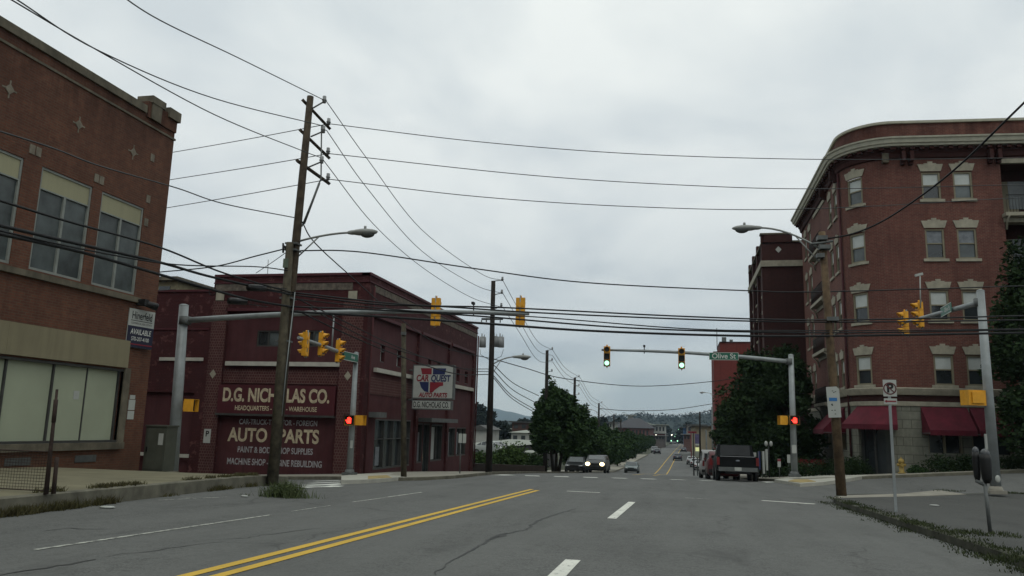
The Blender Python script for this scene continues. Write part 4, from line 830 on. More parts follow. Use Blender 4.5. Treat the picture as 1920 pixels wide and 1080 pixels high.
# pole with transformers
yC = 38.0; c0 = AY(916, 890, yC); c1 = AY(925, 527, yC)
pc = thing('utility_pole', 'dark utility pole carrying three grey transformers and a street lamp', 'utility pole', c0)
m = MB(); m.tube([c0, c1], [.17, .11], 9); m.build('pole_shaft', woodd, pc)
for px, py, dy in ((905, 642, 0), (939, 642, 0), (928, 641, .35)):
    q = AY(px, py, yC + dy); m = MB(); m.tube([q - Vector((0, 0, .25)), q + Vector((0, 0, .25))], .17, 10); m.ell(q + Vector((0, 0, .25)), (.17, .17, .06), 10, 4); tr = m.build('transformer', insul, pc); m = MB(); m.tube([q + Vector((-.05, 0, .25)), q + Vector((-.05, 0, .45))], .03, 5); m.tube([q + Vector((.08, 0, .25)), q + Vector((.08, 0, .4))], .02, 5); m.build('bushing', insul, tr)
m = MB(); m.tube([AY(903, 598, yC), AY(943, 598, yC)], .055, 4); m.tube([AY(903, 600, yC), AY(903, 607, yC)], .03, 5); m.tube([AY(912, 596, yC), AY(912, 604, yC)], .03, 5); m.tube([AY(938, 596, yC), AY(938, 605, yC)], .03, 5); m.build('crossarm', galvd, pc)
for (p0, p1) in (((926, 527), (942, 525)), ((926, 553), (941, 549)), ((926, 580), (940, 574))): insulator(pc, AY(*p0, yC), AY(*p1, yC))
cobra(pc, AY(924, 683, yC), AY(966, 669, yC), .4)
m = MB(); m.tube([AY(900, 655, yC), AY(901, 665, yC), AY(918, 675, yC)], .012, 4); m.tube([AY(944, 655, yC), AY(940, 668, yC), AY(925, 675, yC)], .012, 4); m.build('drop_lead', wireg, pc)
# receding poles
far_poles = [(1022, 888, 1026, 657, 60, 'dark utility pole rising in front of the big left tree'), (1074, 888, 1078, 708, 76, 'dark utility pole just behind the big left tree'), (1122, 880, 1123, 756, 106, 'utility pole above the lower left tree row, third beyond the transformers'), (1151, 870, 1151, 777, 140, 'small utility pole standing before the long dark roof'), (1164, 865, 1164, 788, 172, 'smallest utility pole before the long dark roof')]
for i, (x0, y0, x1, y1_, Y, lab) in enumerate(far_poles):
    p0 = AY(x0, y0, Y); p0.z = gz(p0.x, p0.y) - .1; p1 = AY(x1, y1_, Y); t = thing('utility_pole', lab, 'utility pole', p0, 'utility poles receding on the left'); m = MB(); m.tube([p0, p1], [.17, .12], 7); m.build('pole_shaft', woodd, t)
    for dz in (0, -.85, -1.7): insulator(t, p1 + Vector((0, 0, dz)), p1 + Vector((.4, 0, dz + .1)))
    if i == 2: cobra(t, p1 + Vector((0, 0, -1.4)), p1 + Vector((-1.0, -.5, -.9)))
for x0, y0, y1_, Y, lab in ((1313, 893, 772, 62, 'thin dark pole before the vertical shop signs at the right kerb'), (1301, 878, 812, 95, 'thin pole left of the vertical shop signs'), (1336, 840, 763, 118, 'grey pole against the left edge of the red tower'), (1325, 845, 806, 120, 'thin pole before the beige building')):
    p0 = AY(x0, y0, Y); p0.z = gz(p0.x, p0.y) - .1; p1 = AY(x0 - 1, y1_, Y); t = thing('utility_pole', lab, 'pole', p0); m = MB(); m.tube([p0, p1], [.09 if Y < 100 else .16, .06 if Y < 100 else .13], 6); m.build('pole_shaft', woodd if Y < 118 else galvd, t)
    if Y == 118: cobra(t, AY(1338, 740, 118), AY(1322, 736, 118))
# near-right pole
yR = 25.6; r0 = AY(1578, 931, yR); r1 = AY(1541, 435, yR)
pr = thing('utility_pole', 'brown weathered utility pole with a street lamp at the right corner before the apartments', 'utility pole', r0)
m = MB(); m.tube([r0, r0.lerp(r1, .5), r1], [.15, .125, .105], 10); m.build('pole_shaft', wood_p, pr)
cobra(pr, AY(1535, 465, yR), AY(1420, 427, yR), .4)
m = MB()
for (px, py, s_) in ((1541, 447, .3), (1546, 464, .34), (1538, 480, .22)): m.box(AY(px, py, yR - .1), (s_, .3, .13))
m.tube([AY(1520, 458, yR - .2), AY(1562, 452, yR - .2)], .04, 5); m.build('cable_hardware', galvd, pr)
m = MB(); m.box(AY(1561, 598, yR - .1), (.34, .2, .12)); m.build('band', galvd, pr)
PRs = plane(tuple(AY(1563, 752, yR - .2).xy) + (0,), (1, 0, 0), (0, -1, 0)); zs = AY(1563, 752, yR - .2).z
m = MB(); m.prism([(-.2, zs + .42), (.1, zs + .44), (.17, zs + .36), (.2, zs - .48), (-.16, zs - .5)], PRs, -.01, .01)
bs = m.build('bus_stop_sign', signw, None, AY(1563, 752, yR - .2)); tag(bs, 'white notice board with a blue bar fixed to the right corner pole', 'notice')
m = MB(); m.slab(PRs, -.13, .1, zs - .0, zs + .1, .01, .016); m.build('blue_bar', M('light_blue', (.04, .2, .5), .5), bs)
m = MB(); random.seed(3)
for k in range(9): u, v = random.uniform(-.13, .1), random.choice([random.uniform(.15, .33), random.uniform(-.4, -.1)]); m.slab(PRs, u, u + .04, zs + v, zs + v + .02, .01, .014)
m.build('marks', blk, bs)

# ------------------------------------------------------------------ overhead wires: points (px, py, Y)
def cr(P_, n=8):
    o = []; Q = [2 * P_[0] - P_[1]] + P_ + [2 * P_[-1] - P_[-2]]
    for i in range(1, len(Q) - 2):
        for k in range(n):
            t = k / n; a, b, c, d = Q[i - 1:i + 3]; o.append(.5 * ((2 * b) + (c - a) * t + (2 * a - 5 * b + 4 * c - d) * t * t + (3 * b - a - 3 * c + d) * t ** 3))
    return o + [P_[-1]]
def Wr(label, pts, r=.012, mat=None, group='overhead wires and cables'):
    P3 = [AY(*p) for p in pts]; m = MB(); m.tube(cr(P3), r * (1.45 if mat else 1.1), 5); return tag(m.build('overhead_wire', mat or wireg, None, P3[0]), label, 'wire', group)
Wr('topmost wire from the upper left sky down to the tall leaning pole', [(200, -28, 9.5), (300, 38, 11.5), (450, 110, 15.5), (608, 188, 20.3)])
Wr('second wire from the top left corner to the middle crossarm of the leaning pole', [(20, -8, 9), (185, 95, 11.5), (400, 184, 15.5), (606, 236, 20.2)])
Wr('third wire from the top left corner to the lowest crossarm of the leaning pole', [(5, -10, 9), (175, 90, 11.4), (400, 214, 15.3), (560, 280, 19.8), (603, 296, 20.2)])
for i, (a, b, nm) in enumerate((((327, 285), (617, 232), 'upper'), ((319, 337), (617, 288), 'middle'), ((311, 390), (617, 336), 'lower'))):
    Wr(f'{nm} side wire running from behind the brown brick building to the leaning pole', [(a[0] - 90, a[1] + 14, 25.2), (a[0], a[1], 24.4), ((a[0] + b[0]) / 2, (a[1] + b[1]) / 2 + 1, 22.5), (b[0], b[1], 21.4)])
for nm, pts in (('highest', [(617, 232, 21.4), (900, 266, 23), (1200, 289, 24.5), (1555, 299, 26), (1925, 296, 27.5)]), ('second highest', [(617, 288, 21.4), (1000, 329, 23.3), (1300, 348, 24.9), (1545, 354, 26), (1925, 346, 27.5)]), ('third highest', [(617, 336, 21.4), (900, 369, 23), (1200, 388, 24.5), (1503, 392, 25.8), (1925, 370, 27.5)])):
    Wr(f'{nm} wire crossing the whole sky from the leaning pole to the apartments', pts)
for nm, pts in (('upper', [(612, 190, 20.3), (690, 300, 24), (790, 430, 29), (900, 512, 35), (942, 526, 38)]), ('middle', [(612, 244, 20.3), (690, 355, 24.5), (790, 470, 30), (890, 534, 36), (941, 550, 38)]), ('lower', [(606, 300, 20.3), (700, 420, 25.5), (790, 500, 30.5), (880, 556, 36), (940, 576, 38)])):
    Wr(f'{nm} sagging wire from the leaning pole down to the transformer pole', pts)
for i, nm in enumerate(('upper', 'middle', 'lower')):
    dz = (0, 24, 50)[i]
    Wr(f'{nm} wire from the transformer pole to the pole in front of the big left tree', [(943, 526 + dz, 38), (975, 585 + dz * .8, 45), (1008, 640 + dz * .7, 54), (1036, 656 + dz * .45, 60)], .014)
    Wr(f'{nm} wire between the poles at the big left tree', [(1036, 656 + dz * .45, 60), (1060, 690 + dz * .4, 67), (1088, 708 + dz * .38, 76)], .016)
    Wr(f'{nm} thin wire beyond the big left tree', [(1088, 708 + dz * .38, 76), (1108, 742 + dz * .3, 90), (1128, 756 + dz * .25, 106), (1153, 777 + dz * .2, 140)], .016)
# cables low across the street
K = 'black_cable'
Wr('thin wavy wire across the brown brick wall to the leaning pole', [(-20, 240, 9), (100, 278, 10.5), (190, 312, 12), (330, 352, 15), (420, 382, 17), (552, 408, 20.4)], .013)
Wr('upper black cable sweeping from the left edge past the brown building windows', [(-20, 370, 9.5), (120, 413, 11.2), (300, 464, 14.2), (420, 512, 17), (545, 548, 20.3)], .015, wire)
Wr('second black cable sweeping across the brown building windows', [(-20, 418, 9.5), (150, 458, 11.8), (300, 492, 14.5), (400, 520, 17), (545, 552, 20.3)], .022, wire)
Wr('third black cable sweeping across the brown building windows', [(-20, 434, 9.5), (150, 472, 11.8), (270, 506, 13.9), (390, 541, 16.6), (470, 562, 18.5), (545, 575, 20.3)], .022, wire)
Wr('fourth thin cable sweeping across the brown building windows', [(-20, 428, 9.5), (170, 470, 12), (330, 496, 15), (480, 500, 19), (545, 508, 20.3)], .011, wire)
Wr('cable from the brown building edge up to the stub of the leaning pole', [(290, 511, 23.6), (400, 500, 22), (480, 480, 21), (540, 465, 20.3)], .014, wire)
Wr('short slack cable below the stub of the leaning pole', [(480, 512, 23.0), (510, 492, 22), (541, 470, 20.3)], .008, wire)
Wr('long thin wire from the leaning pole lamp to the right corner pole', [(563, 470, 20.4), (640, 470, 21), (720, 478, 21.6), (900, 505, 22.8), (1100, 530, 24), (1400, 545, 25.2), (1545, 547, 25.6), (1925, 536, 27)], .014, wire)
Wr('thick twisted cable dropping right from the leaning pole bracket', [(566, 415, 20.4), (590, 455, 20.9), (660, 520, 23), (740, 590, 27), (830, 650, 32), (919, 672, 38)], .013, wire)
Wr('topmost of the low black cables strung across the whole street', [(545, 548, 20.4), (760, 571, 21.6), (950, 577, 22.7), (1300, 594, 24.4), (1555, 600, 25.5), (1925, 592, 27)], .017, wire)
Wr('second of the low black cables strung across the whole street', [(545, 552, 20.4), (700, 570, 21.4), (830, 575, 22), (1000, 586, 23), (1300, 599, 24.4), (1555, 604, 25.5), (1925, 600, 27)], .017, wire)
Wr('third of the low black cables strung across the whole street', [(545, 575, 20.4), (720, 582, 21.4), (900, 593, 22.4), (1200, 616, 24), (1555, 624, 25.5), (1925, 618, 27)], .018, wire)
Wr('thin cable among the low black cables strung across the street', [(545, 560, 20.4), (760, 582, 21.6), (1000, 594, 23), (1300, 617, 24.4), (1555, 620, 25.5), (1925, 617, 27)], .013, wire)
Wr('lowest and thickest black cable strung across the whole street', [(545, 584, 20.4), (700, 593, 21.4), (900, 606, 22.4), (1100, 620, 23.5), (1350, 629, 24.7), (1555, 630, 25.5), (1925, 624, 27)], .026, wire)
Wr('cable slanting from the leaning pole across the maroon store to the transformer pole', [(557, 560, 20.6), (640, 600, 23), (740, 648, 27), (850, 688, 33), (919, 692, 38)], .013, wire)
Wr('second cable slanting across the maroon store to the transformer pole', [(557, 582, 20.6), (640, 622, 23), (740, 664, 27), (850, 700, 33), (919, 702, 38)], .015, wire)
Wr('third cable slanting across the maroon store to the transformer pole', [(575, 575, 20.8), (700, 640, 25), (800, 672, 29.5), (880, 694, 34.5), (919, 697, 38)], .012, wire)
Wr('drop wire from the maroon store roof edge', [(330, 302 + 240, 30), (300, 300 + 245, 31), (275, 548, 33)], .01, wire)
Wr('long sagging wire from the transformer pole across the far road', [(922, 672, 38), (985, 690, 41), (1060, 710, 45), (1200, 724, 50), (1345, 714, 53), (1425, 698, 54)], .016, wire)
Wr('low sagging wire across the far end of the road', [(1123, 766, 106), (1180, 770, 110), (1260, 768, 113), (1337, 757, 118)], .03, wire)
Wr('short far wire rising to the grey pole at the red tower', [(1280, 781, 200), (1310, 775, 150), (1336, 768, 118)], .03, wire)
for i, (p, q) in enumerate((((925, 684), (1010, 742)), ((925, 694), (1006, 756)), ((925, 704), (1003, 768)), ((925, 708), (1000, 772)))):
    Wr(f"{('highest', 'second', 'third', 'lowest')[i]} of four cables falling from the transformer pole into the big left tree", [(p[0], p[1], 38), ((p[0] + q[0]) / 2 - 4, (p[1] + q[1]) / 2 + 6, 45), (q[0], q[1], 53)], .016, wire)
Wr('thick wrapped cable slanting down from the right edge to the right corner pole', [(1935, 178, 19.5), (1890, 222, 20), (1810, 300, 21.2), (1740, 358, 22.4), (1660, 412, 23.9), (1600, 438, 24.8), (1548, 448, 25.5)], .019, wire)
# splice cases
for px0, px1, py, l in ((466, 496, 540, 'upper black splice case on the cables left of the leaning pole'), (430, 460, 565, 'lower black splice case on the cables left of the leaning pole')):
    t = thing('splice_case', l, 'cable splice', AY(px0, py, 18.6)); a, b = AY(px0, py - 1, 18.4), AY(px1, py + 1, 19.0); m = MB(); m.tube([a - Vector((.03, 0, 0)), a, b, b + Vector((.03, 0, 0))], [.05, .09, .09, .05], 10); m.build('case', black, t)
    c = AY(px1 + 42, py + 6, 20); m = MB()
    for dz in (.07, -.07): m.tube([b + Vector((0, 0, dz * .7)), c + Vector((0, 0, dz))], .01, 4)
    for k in range(6): p = b.lerp(c, (k + .5) / 6); m.tube([p + Vector((0, 0, .08)), p - Vector((0, 0, .08))], .009, 4)
    m.build('cable_loop', wire, t)
m = MB(); n = 14; c = AY(398, 546, 17.2); m.tube([c + Vector((.1 * math.cos(6.283 * k / n), .02, .1 * math.sin(6.283 * k / n))) for k in range(n + 1)], .012, 4); tag(m.build('cable_coil', wire, None, c), 'small coil of cable hanging where the low cables meet the maroon roofline', 'cable coil')

# ------------------------------------------------------------------ street furniture
g0 = gp(1680, 960, HR); gY = g0.y; s1_ = AY(1667, 712, gY)
ns = thing('no_parking_sign', 'no parking sign with a red arrow plate on a steel post at the right pavement', 'street sign', g0)
m = MB(); q = AY(1668, 735, gY); m.box(((g0.x + q.x) / 2, gY + .02, (g0.z + q.z) / 2), (.055, .035, q.z - g0.z)); m.build('post', galv, ns)
PN = plane((s1_.x, gY, 0), (1, 0, 0), (0, -1, 0)); zt = s1_.z
m = MB(); m.slab(PN, -.135, .145, zt - .37, zt, -.004, .0); m.slab(PN, -.13, .14, zt - .54, zt - .415, -.004, .0); sp_ = m.build('sign_panel', signw, ns)
m = MB(); n = 28
def ring(m, cx, cz, r0, r1, d):
    for k in range(n):
        a, b = 2 * math.pi * k / n, 2 * math.pi * (k + 1) / n
        m.quad(PN(cx + r0 * math.cos(a), cz + r0 * math.sin(a), d), PN(cx + r1 * math.cos(a), cz + r1 * math.sin(a), d), PN(cx + r1 * math.cos(b), cz + r1 * math.sin(b), d), PN(cx + r0 * math.cos(b), cz + r0 * math.sin(b), d))
text('P', .27, PN, .005, zt - .195, .004, blk, sp_, bold=.04)
ring(m, .005, zt - .195, .112, .138, .006); c_, s__ = math.cos(R_(-45)), math.sin(R_(-45)); m.prism([(.005 + c_ * a - s__ * b, zt - .195 + s__ * a + c_ * b) for a, b in ((-.12, -.012), (.12, -.012), (.12, .012), (-.12, .012))], PN, .006, .008); m.build('prohibition_ring', M('dark_red_ring', (.12, .03, .03), .6), sp_)
m = MB(); z_ = zt - .478; m.prism([(-.12, z_), (-.07, z_ - .035), (-.07, z_ - .014), (.12, z_ - .014), (.12, z_ + .014), (-.07, z_ + .014), (-.07, z_ + .035)], PN, .002, .006); m.build('red_arrow', signred, sp_)
# twin parking meter
g1 = gp(1857, 1001, HR); Y = g1.y
pm = thing('parking_meter', 'twin-headed black parking meter on a thin grey post at the right pavement', 'parking meter', g1)
h0 = AY(1846, 900, Y); m = MB(); m.tube([g1 - Vector((0, 0, .02)), (g1.x + (h0.x - g1.x) * 1.0, Y, h0.z)], .03, 8); m.build('post', galvd, pm)
for dx, dy, nm in ((.03, -.02, 1), (-.07, .10, 0)):
    c = Vector((h0.x + dx, Y + dy, h0.z + (.17 if nm else .2))); w_ = .085 if nm else .06
    m = MB(); m.tube([c + Vector((0, 0, -.22)), c + Vector((0, 0, -.15)), c + Vector((0, 0, .0)), c + Vector((0, 0, .16)), c + Vector((0, 0, .24))], [w_ * .5, w_ * .85, w_ * .95, w_ * 1.0, w_ * .9], 12); hd = m.build('meter_head', black, pm)
    m = MB(); m.ell(c + Vector((0, 0, .24)), (w_ * .9, w_ * .7, .09), 12, 6); m.build('glass_dome', M('meter_dome_' + str(nm), (.07, .075, .08), .25, spec=.5), hd)
m = MB(); m.tube([(h0.x - .1, Y + .08, h0.z - .02), (h0.x, Y, h0.z - .08)], .03, 6); m.build('fork', galvd, pm)
# hydrant
hp = gp(1691, 890, .13); hp.y = 41.0; q = AY(1691, 888, 40.3); hz = gz(q.x, q.y) + .13
hy = thing('fire_hydrant', 'yellow fire hydrant on the pavement before the apartment block stone base', 'fire hydrant', (q.x, q.y, hz))
B = Vector((q.x, q.y, hz)); m = MB(); m.tube([B, B + Vector((0, 0, .06)), B + Vector((0, 0, .07)), B + Vector((0, 0, .5)), B + Vector((0, 0, .53))], [.17, .17, .11, .11, .15], 12); m.ell(B + Vector((0, 0, .56)), (.14, .14, .14), 12, 6); m.tube([B + Vector((0, 0, .68)), B + Vector((0, 0, .75))], .03, 6); m.build('barrel', hydy, hy)
for a in (0, 1, 2): d = Vector((math.cos(a * math.pi), 0, 0)) if a < 2 else Vector((0, -1, 0)); m = MB(); m.tube([B + Vector((0, 0, .4)), B + Vector((0, 0, .4)) + d * .19], .065 if a < 2 else .08, 8); m.build('outlet_cap', hydy, hy)
# left foreground fence
f0 = gp(87, 925, HL); fY = f0.y
fe = thing('wire_fence', 'low rusty wire mesh fence panel at the left kerb', 'fence', f0)
fx0 = AY(-60, 926, fY); m = MB()
def fpt(px, py): return AY(px, py, fY)
zb, zt_ = fpt(60, 925).z, fpt(60, 846).z; xa, xb = fpt(-80, 900).x, fpt(84, 900).x
for k in range(14): z = zb + .05 + (zt_ - zb - .05) * k / 13; m.tube([(xa, fY, z), (xb, fY, z)], .0035, 4, False)
k = 0; x = xa
while x < xb: m.tube([(x, fY, zb + .05), (x, fY, zt_)], .0035, 4, False); x += .055
m.build('mesh_panel', rust, fe); m = MB(); m.tube([(xa, fY, zt_), (xb, fY, zt_)], .012, 5); m.tube([(xa, fY, zb + .05), (xb, fY, zb + .05)], .01, 5); m.build('rail', rust, fe)
lp = gp(86, 927, HL); tpx = AY(107, 730, lp.y); m = MB(); m.tube([lp, lp.lerp(tpx, .55), tpx], [.038, .03, .02], 6); m.tube([lp.lerp(tpx, .68), lp.lerp(tpx, .9)], .034, 6)
tag(m.build('fence_post', rust, None, lp), 'tall leaning rusty post at the end of the low wire fence', 'post')
lp = gp(100, 926, HL); tpx = AY(107, 857, lp.y); m = MB(); m.tube([lp, tpx], [.036, .03], 6); tag(m.build('fence_post', rust, None, lp), 'short rusty post stub beside the tall leaning post', 'post')
# small sign before store
p0 = AY(862, 888, 36); p1 = AY(864, 812, 36); p0.z = gz(p0.x, p0.y) + .1; t = thing('street_sign', 'small white double notice on a thin post before the maroon store side windows', 'street sign', p0)
m = MB(); m.tube([p0, p1], .03, 5); m.build('post', galvd, t); m = MB(); q = AY(867, 822, 35.95); m.box(q + Vector((-.1, 0, 0)), (.16, .02, .42)); m.box(q + Vector((.1, 0, 0)), (.16, .02, .42)); m.build('sign_panel', signw, t)
# flags / banners right of pickup
for px, y0, y1_, mt, l in ((1422, 846, 880, signblue, 'slim blue and white banner post beside the pickup truck, leftmost'), (1430, 846, 888, signw, 'slim white banner post beside the pickup truck, middle of three'), (1436, 842, 882, signw, 'slim white banner post beside the pickup truck, nearest the grey mast')):
    a, b = AY(px, y0, 45), AY(px, y1_, 45); t = thing('banner_post', l, 'banner', (b.x, 45, gz(b.x, 45))); m = MB(); m.tube([(b.x, 45, gz(b.x, 45)), (a.x, 45, a.z)], .02, 5); m.build('post', galvd, t)
    m = MB(); m.box(((a.x + b.x) / 2 + .04, 45, (a.z + b.z) / 2), (.13, .02, a.z - b.z)); m.build('banner', mt, t)
for px, py, l in ((1461, 868, 'small white yard sign with a red top between the banners and the grey mast'), (1479, 860, 'small plain white yard sign just left of the grey mast'), (1415, 856, 'small cream notice right beside the pickup tailgate')):
    a = AY(px, py, 44); t = thing('yard_sign', l, 'sign', (a.x, 44, gz(a.x, 44))); m = MB(); m.tube([(a.x, 44.02, gz(a.x, 44)), (a.x, 44.02, a.z)], .02, 5); m.build('post', galvd, t); m = MB(); m.box(a, (.16, .02, .42)); m.build('sign_panel', signw, t)
    if px == 1461: m = MB(); m.box(a + Vector((0, -.012, .14)), (.16, .006, .12)); m.build('red_patch', signred, t)
a = AY(1441, 832, 46); t = thing('globe_lamp', 'small pale twin globe lamp glimpsed under the leafy trees', 'lamp', (a.x, 46, gz(a.x, 46))); m = MB(); m.tube([(a.x, 46, gz(a.x, 46)), (a.x, 46, a.z)], .035, 6); m.build('post', black, t)
for dx in (-.13, .13): m = MB(); m.ell(a + Vector((dx, 0, .0)), (.09, .09, .15)); m.build('globe', signw, t)
# litter
for px, py, l, s_ in ((201, 953, 'white paper scrap on the asphalt beside the left kerb', .16), (1752, 949, 'white scrap on the right asphalt pavement behind the sign post', .13), (458, 932, 'small white scrap by the weeds at the left kerb', .1), (570, 886, 'small pale scrap on the ground before the maroon wall', .2)):
    a = gp(px, py, 0 if px in (201, 458) else HR); m = MB(); m.ell(a + Vector((0, 0, .02)), (s_, s_ * .6, .02), 7, 4); tag(m.build('paper_scrap', signw, None, a), l, 'litter')

# ------------------------------------------------------------------ plants
def leaves(m, c, r, n, size, rnd, shell=.35, droop=0):
    for _ in range(n):
        while True:
            p = Vector((rnd.uniform(-1, 1), rnd.uniform(-1, 1), rnd.uniform(-1, 1)))
            if shell < p.length < 1: break
        q = Vector((c[0] + p.x * r[0], c[1] + p.y * r[1], c[2] + p.z * r[2])); a = Vector((rnd.gauss(0, 1), rnd.gauss(0, 1), rnd.gauss(0, .6))).normalized(); b = a.cross(Vector((rnd.gauss(0, 1), rnd.gauss(0, 1), rnd.gauss(0, 1)))).normalized()
        s = size * rnd.uniform(.6, 1.4); m.add([q - a * s, q + b * s * .55, q + a * s, q - b * s * .55], [(0, 1, 2, 3)])
def tree_mesh(name, seed, H, Rw, n_clump, per, leaf, matl, trunk_h, elong=1.0, root=None, multi=1, low=.25):
    rnd = random.Random(seed); cr_ = MB(); tk = MB()
    for j in range(multi):
        ox = (j - (multi - 1) / 2) * .35
        tk.tube([(ox * .5, 0, -.2), (ox, .03, trunk_h * .6), (ox * 1.3, 0, trunk_h), (ox * 1.6 + .1, 0, H * .7)], [.16 * H / 7, .12 * H / 7, .10 * H / 7, .03], 8)
    for k in range(n_clump):
        t = rnd.random(); z = H * (low + (1 - low) * t); prof_ = math.sin(math.pi * min(.97, (t * .8 + .2))) ** .6
        a = rnd.uniform(0, 6.283); rr = Rw * prof_ * math.sqrt(rnd.uniform(.12, 1)) * .82
        c = (rr * math.cos(a), rr * math.sin(a), z - H * .06); s = Rw * rnd.uniform(.17, .36)
        leaves(cr_, c, (s, s, s * .8 * elong), per, leaf, rnd, .2)
        if k % 4 == 1:
            q_ = 1.12 + .16 * rnd.random(); leaves(cr_, (c[0] * q_, c[1] * q_, H * .5 + (c[2] - H * .5) * (q_ + .04)), (s * .45, s * .45, s * .7), per // 3, leaf * .85, rnd, .0)
        if k % 3 == 0: tk.tube([(0, 0, max(trunk_h * .8, z * .55)), (c[0] * .6, c[1] * .6, c[2] - s * .3)], [.045 * H / 7, .015], 5)
    c_o = cr_.build('crown', matl, root, Vector((0, 0, 0))); t_o = tk.build('trunk', bark, root, Vector((0, 0, 0)))
    return c_o, t_o
def tree(label, loc, seed, H, Rw, n_clump, per, leaf, matl, trunk_h, group=None, name='street_tree', **k):
    t = thing(name, label, 'tree', (0, 0, 0), group); tree_mesh(name, seed, H, Rw, n_clump, per, leaf, matl, trunk_h, root=t, **k); t.location = loc; return t
def on(px, Y): p = AY(px, 800, Y); return Vector((p.x, Y, gz(p.x, Y)))
tree('tall dark leafy tree before the dark brick building, left of the grey mast', on(1418, 53) + Vector((0, 0, .1)), 1, 7.9, 2.75, 120, 150, .13, leaf_r, 1.6, low=.14, elong=1.2)
tree('dark leafy tree directly behind the grey mast and beside the apartment awning', on(1478, 50) + Vector((0, 0, .1)), 2, 8.0, 2.1, 85, 150, .13, leaf_r, 1.6, low=.14, elong=1.2)
tree('smaller dark tree behind the pickup truck at the right kerb', on(1372, 66) + Vector((0, 0, .1)), 12, 6.6, 1.9, 60, 130, .14, leaf_r, 1.4, low=.2)
tree('dark tree at the right edge covering the apartment front', Vector((15.9, 38.5, gz(15.9, 38.5) + .1)), 3, 10.4, 2.6, 150, 170, .12, leaf_r, 1.2, low=.12, elong=1.3)
# big tree left and its row
tree('big round dark tree on the left beyond the crossing', on(1044, 61), 4, 6.6, 2.5, 120, 170, .15, leaf_l, 1.9, multi=3, low=.34)
tree('second leafy tree of the left row, just right of the big round one', on(1084, 77), 5, 6.2, 2.4, 80, 130, .16, leaf_l, 1.6, low=.25)
ROW = [(1108, 88, 5.5, 'leafy tree of the left row behind the oncoming minivan'), (1128, 100, 5.5, 'tree of the left row directly right of the oncoming minivan'), (1143, 112, 5.6, 'tree of the left row a step left of the grey sedan'), (1158, 128, 5.6, 'tree of the left row just behind the parked grey sedan'), (1172, 146, 5.5, 'mid tree of the left row, between the sedan and the far car'), (1184, 166, 5.2, 'mid-far tree of the left row')]
pro = tree('tree row prototype', Vector((0, 0, 0)), 6, 5.3, 2.4, 60, 110, .19, leaf_l, 1.5, 'street trees along the left kerb', low=.27)
extra = [(1192, 182), (1198, 200), (1204, 222), (1210, 245), (1216, 272), (1221, 305)]
allr = [(a, b, c, d) for a, b, c, d in ROW] + [(a, b, 4.9 - i * .12, f"{('sixth', 'fifth', 'fourth', 'third', 'second', 'very')[i]} last tree of the left row towards the far end" if i < 5 else 'very last tree at the far end of the left row') for i, (a, b) in enumerate(extra)]
for i, (px, Y, H, lab) in enumerate(allr):
    t = pro if i == 0 else copy_tree(pro); t.location = on(px, Y); t['label'] = lab; t.rotation_euler = (0, 0, i * 1.9); s = H / 5.3; t.scale = (s, s, s)
def shrub(label, c, r, n, size, matl, seed, name='bush', group=None):
    rnd = random.Random(seed); m = MB()
    for k in range(max(3, n // 120)):
        a = rnd.uniform(0, 6.283); q = (c[0] + r[0] * .55 * math.cos(a) * rnd.random(), c[1] + r[1] * .55 * math.sin(a) * rnd.random(), c[2] + r[2] * rnd.uniform(.35, .75))
        leaves(m, q, (r[0] * .55, r[1] * .55, r[2] * .45), 120, size, rnd, .1)
    leaves(m, (c[0], c[1], c[2] + r[2] * .4), (r[0], r[1], r[2] * .5), n // 2, size, rnd, .1)
    return tag(m.build(name, matl, None, c), label, 'bush', group)
def sh(px, Y, w, h, lab, matl, seed, size=.1, n=1200, dz=0): p = on(px, Y); p.z += dz; return shrub(lab, p, (w, w * .8, h), n, size, matl, seed)
sh(961, 60, 1.6, 2.3, 'bright green bush between the transformer pole and the big tree', leaf_b, 11, .13, 2200, dz=-.2)
sh(898, 64, 1.1, 1.9, 'bright green bush beside the corner of the maroon store', leaf_b, 12, .13, 1200, dz=-.3)
sh(935, 66, 1.5, 1.6, 'low green bush behind the transformer pole', leaf_l, 13, .12, 900)
sh(1002, 66, 1.4, 1.5, 'low dark shrub under the left side of the big tree', leaf_l, 14, .12, 900)
for px, Y, w, h, l in ((1604, 42.6, .8, .95, 'clipped dark shrub left of the apartment entrance'), (1583, 43.5, .8, .9, 'clipped dark shrub behind the right corner pole'), (1545, 46, 1.1, 1.0, 'dark low hedge under the side awning'), (1758, 40.9, 1.05, .85, 'dark rounded shrub under the middle red awning'), (1808, 41.0, .8, .9, 'dark rounded shrub behind the parking meter'), (1715, 40.8, .5, .45, 'small lighter green plant beside the hydrant'), (1900, 41.0, 1.1, .7, 'dark low shrub at the right edge beneath the awning'), (1500, 44, .9, 1.0, 'dark shrub at the foot of the grey mast')):
    sh(px, Y, w, h, l, leaf_l if 'lighter' in l else shrubd, int(px), .055, 1000)
sh(1455, 47, 1.2, .7, 'low dark planting beside the banners', shrubd, 77, .06, 900)
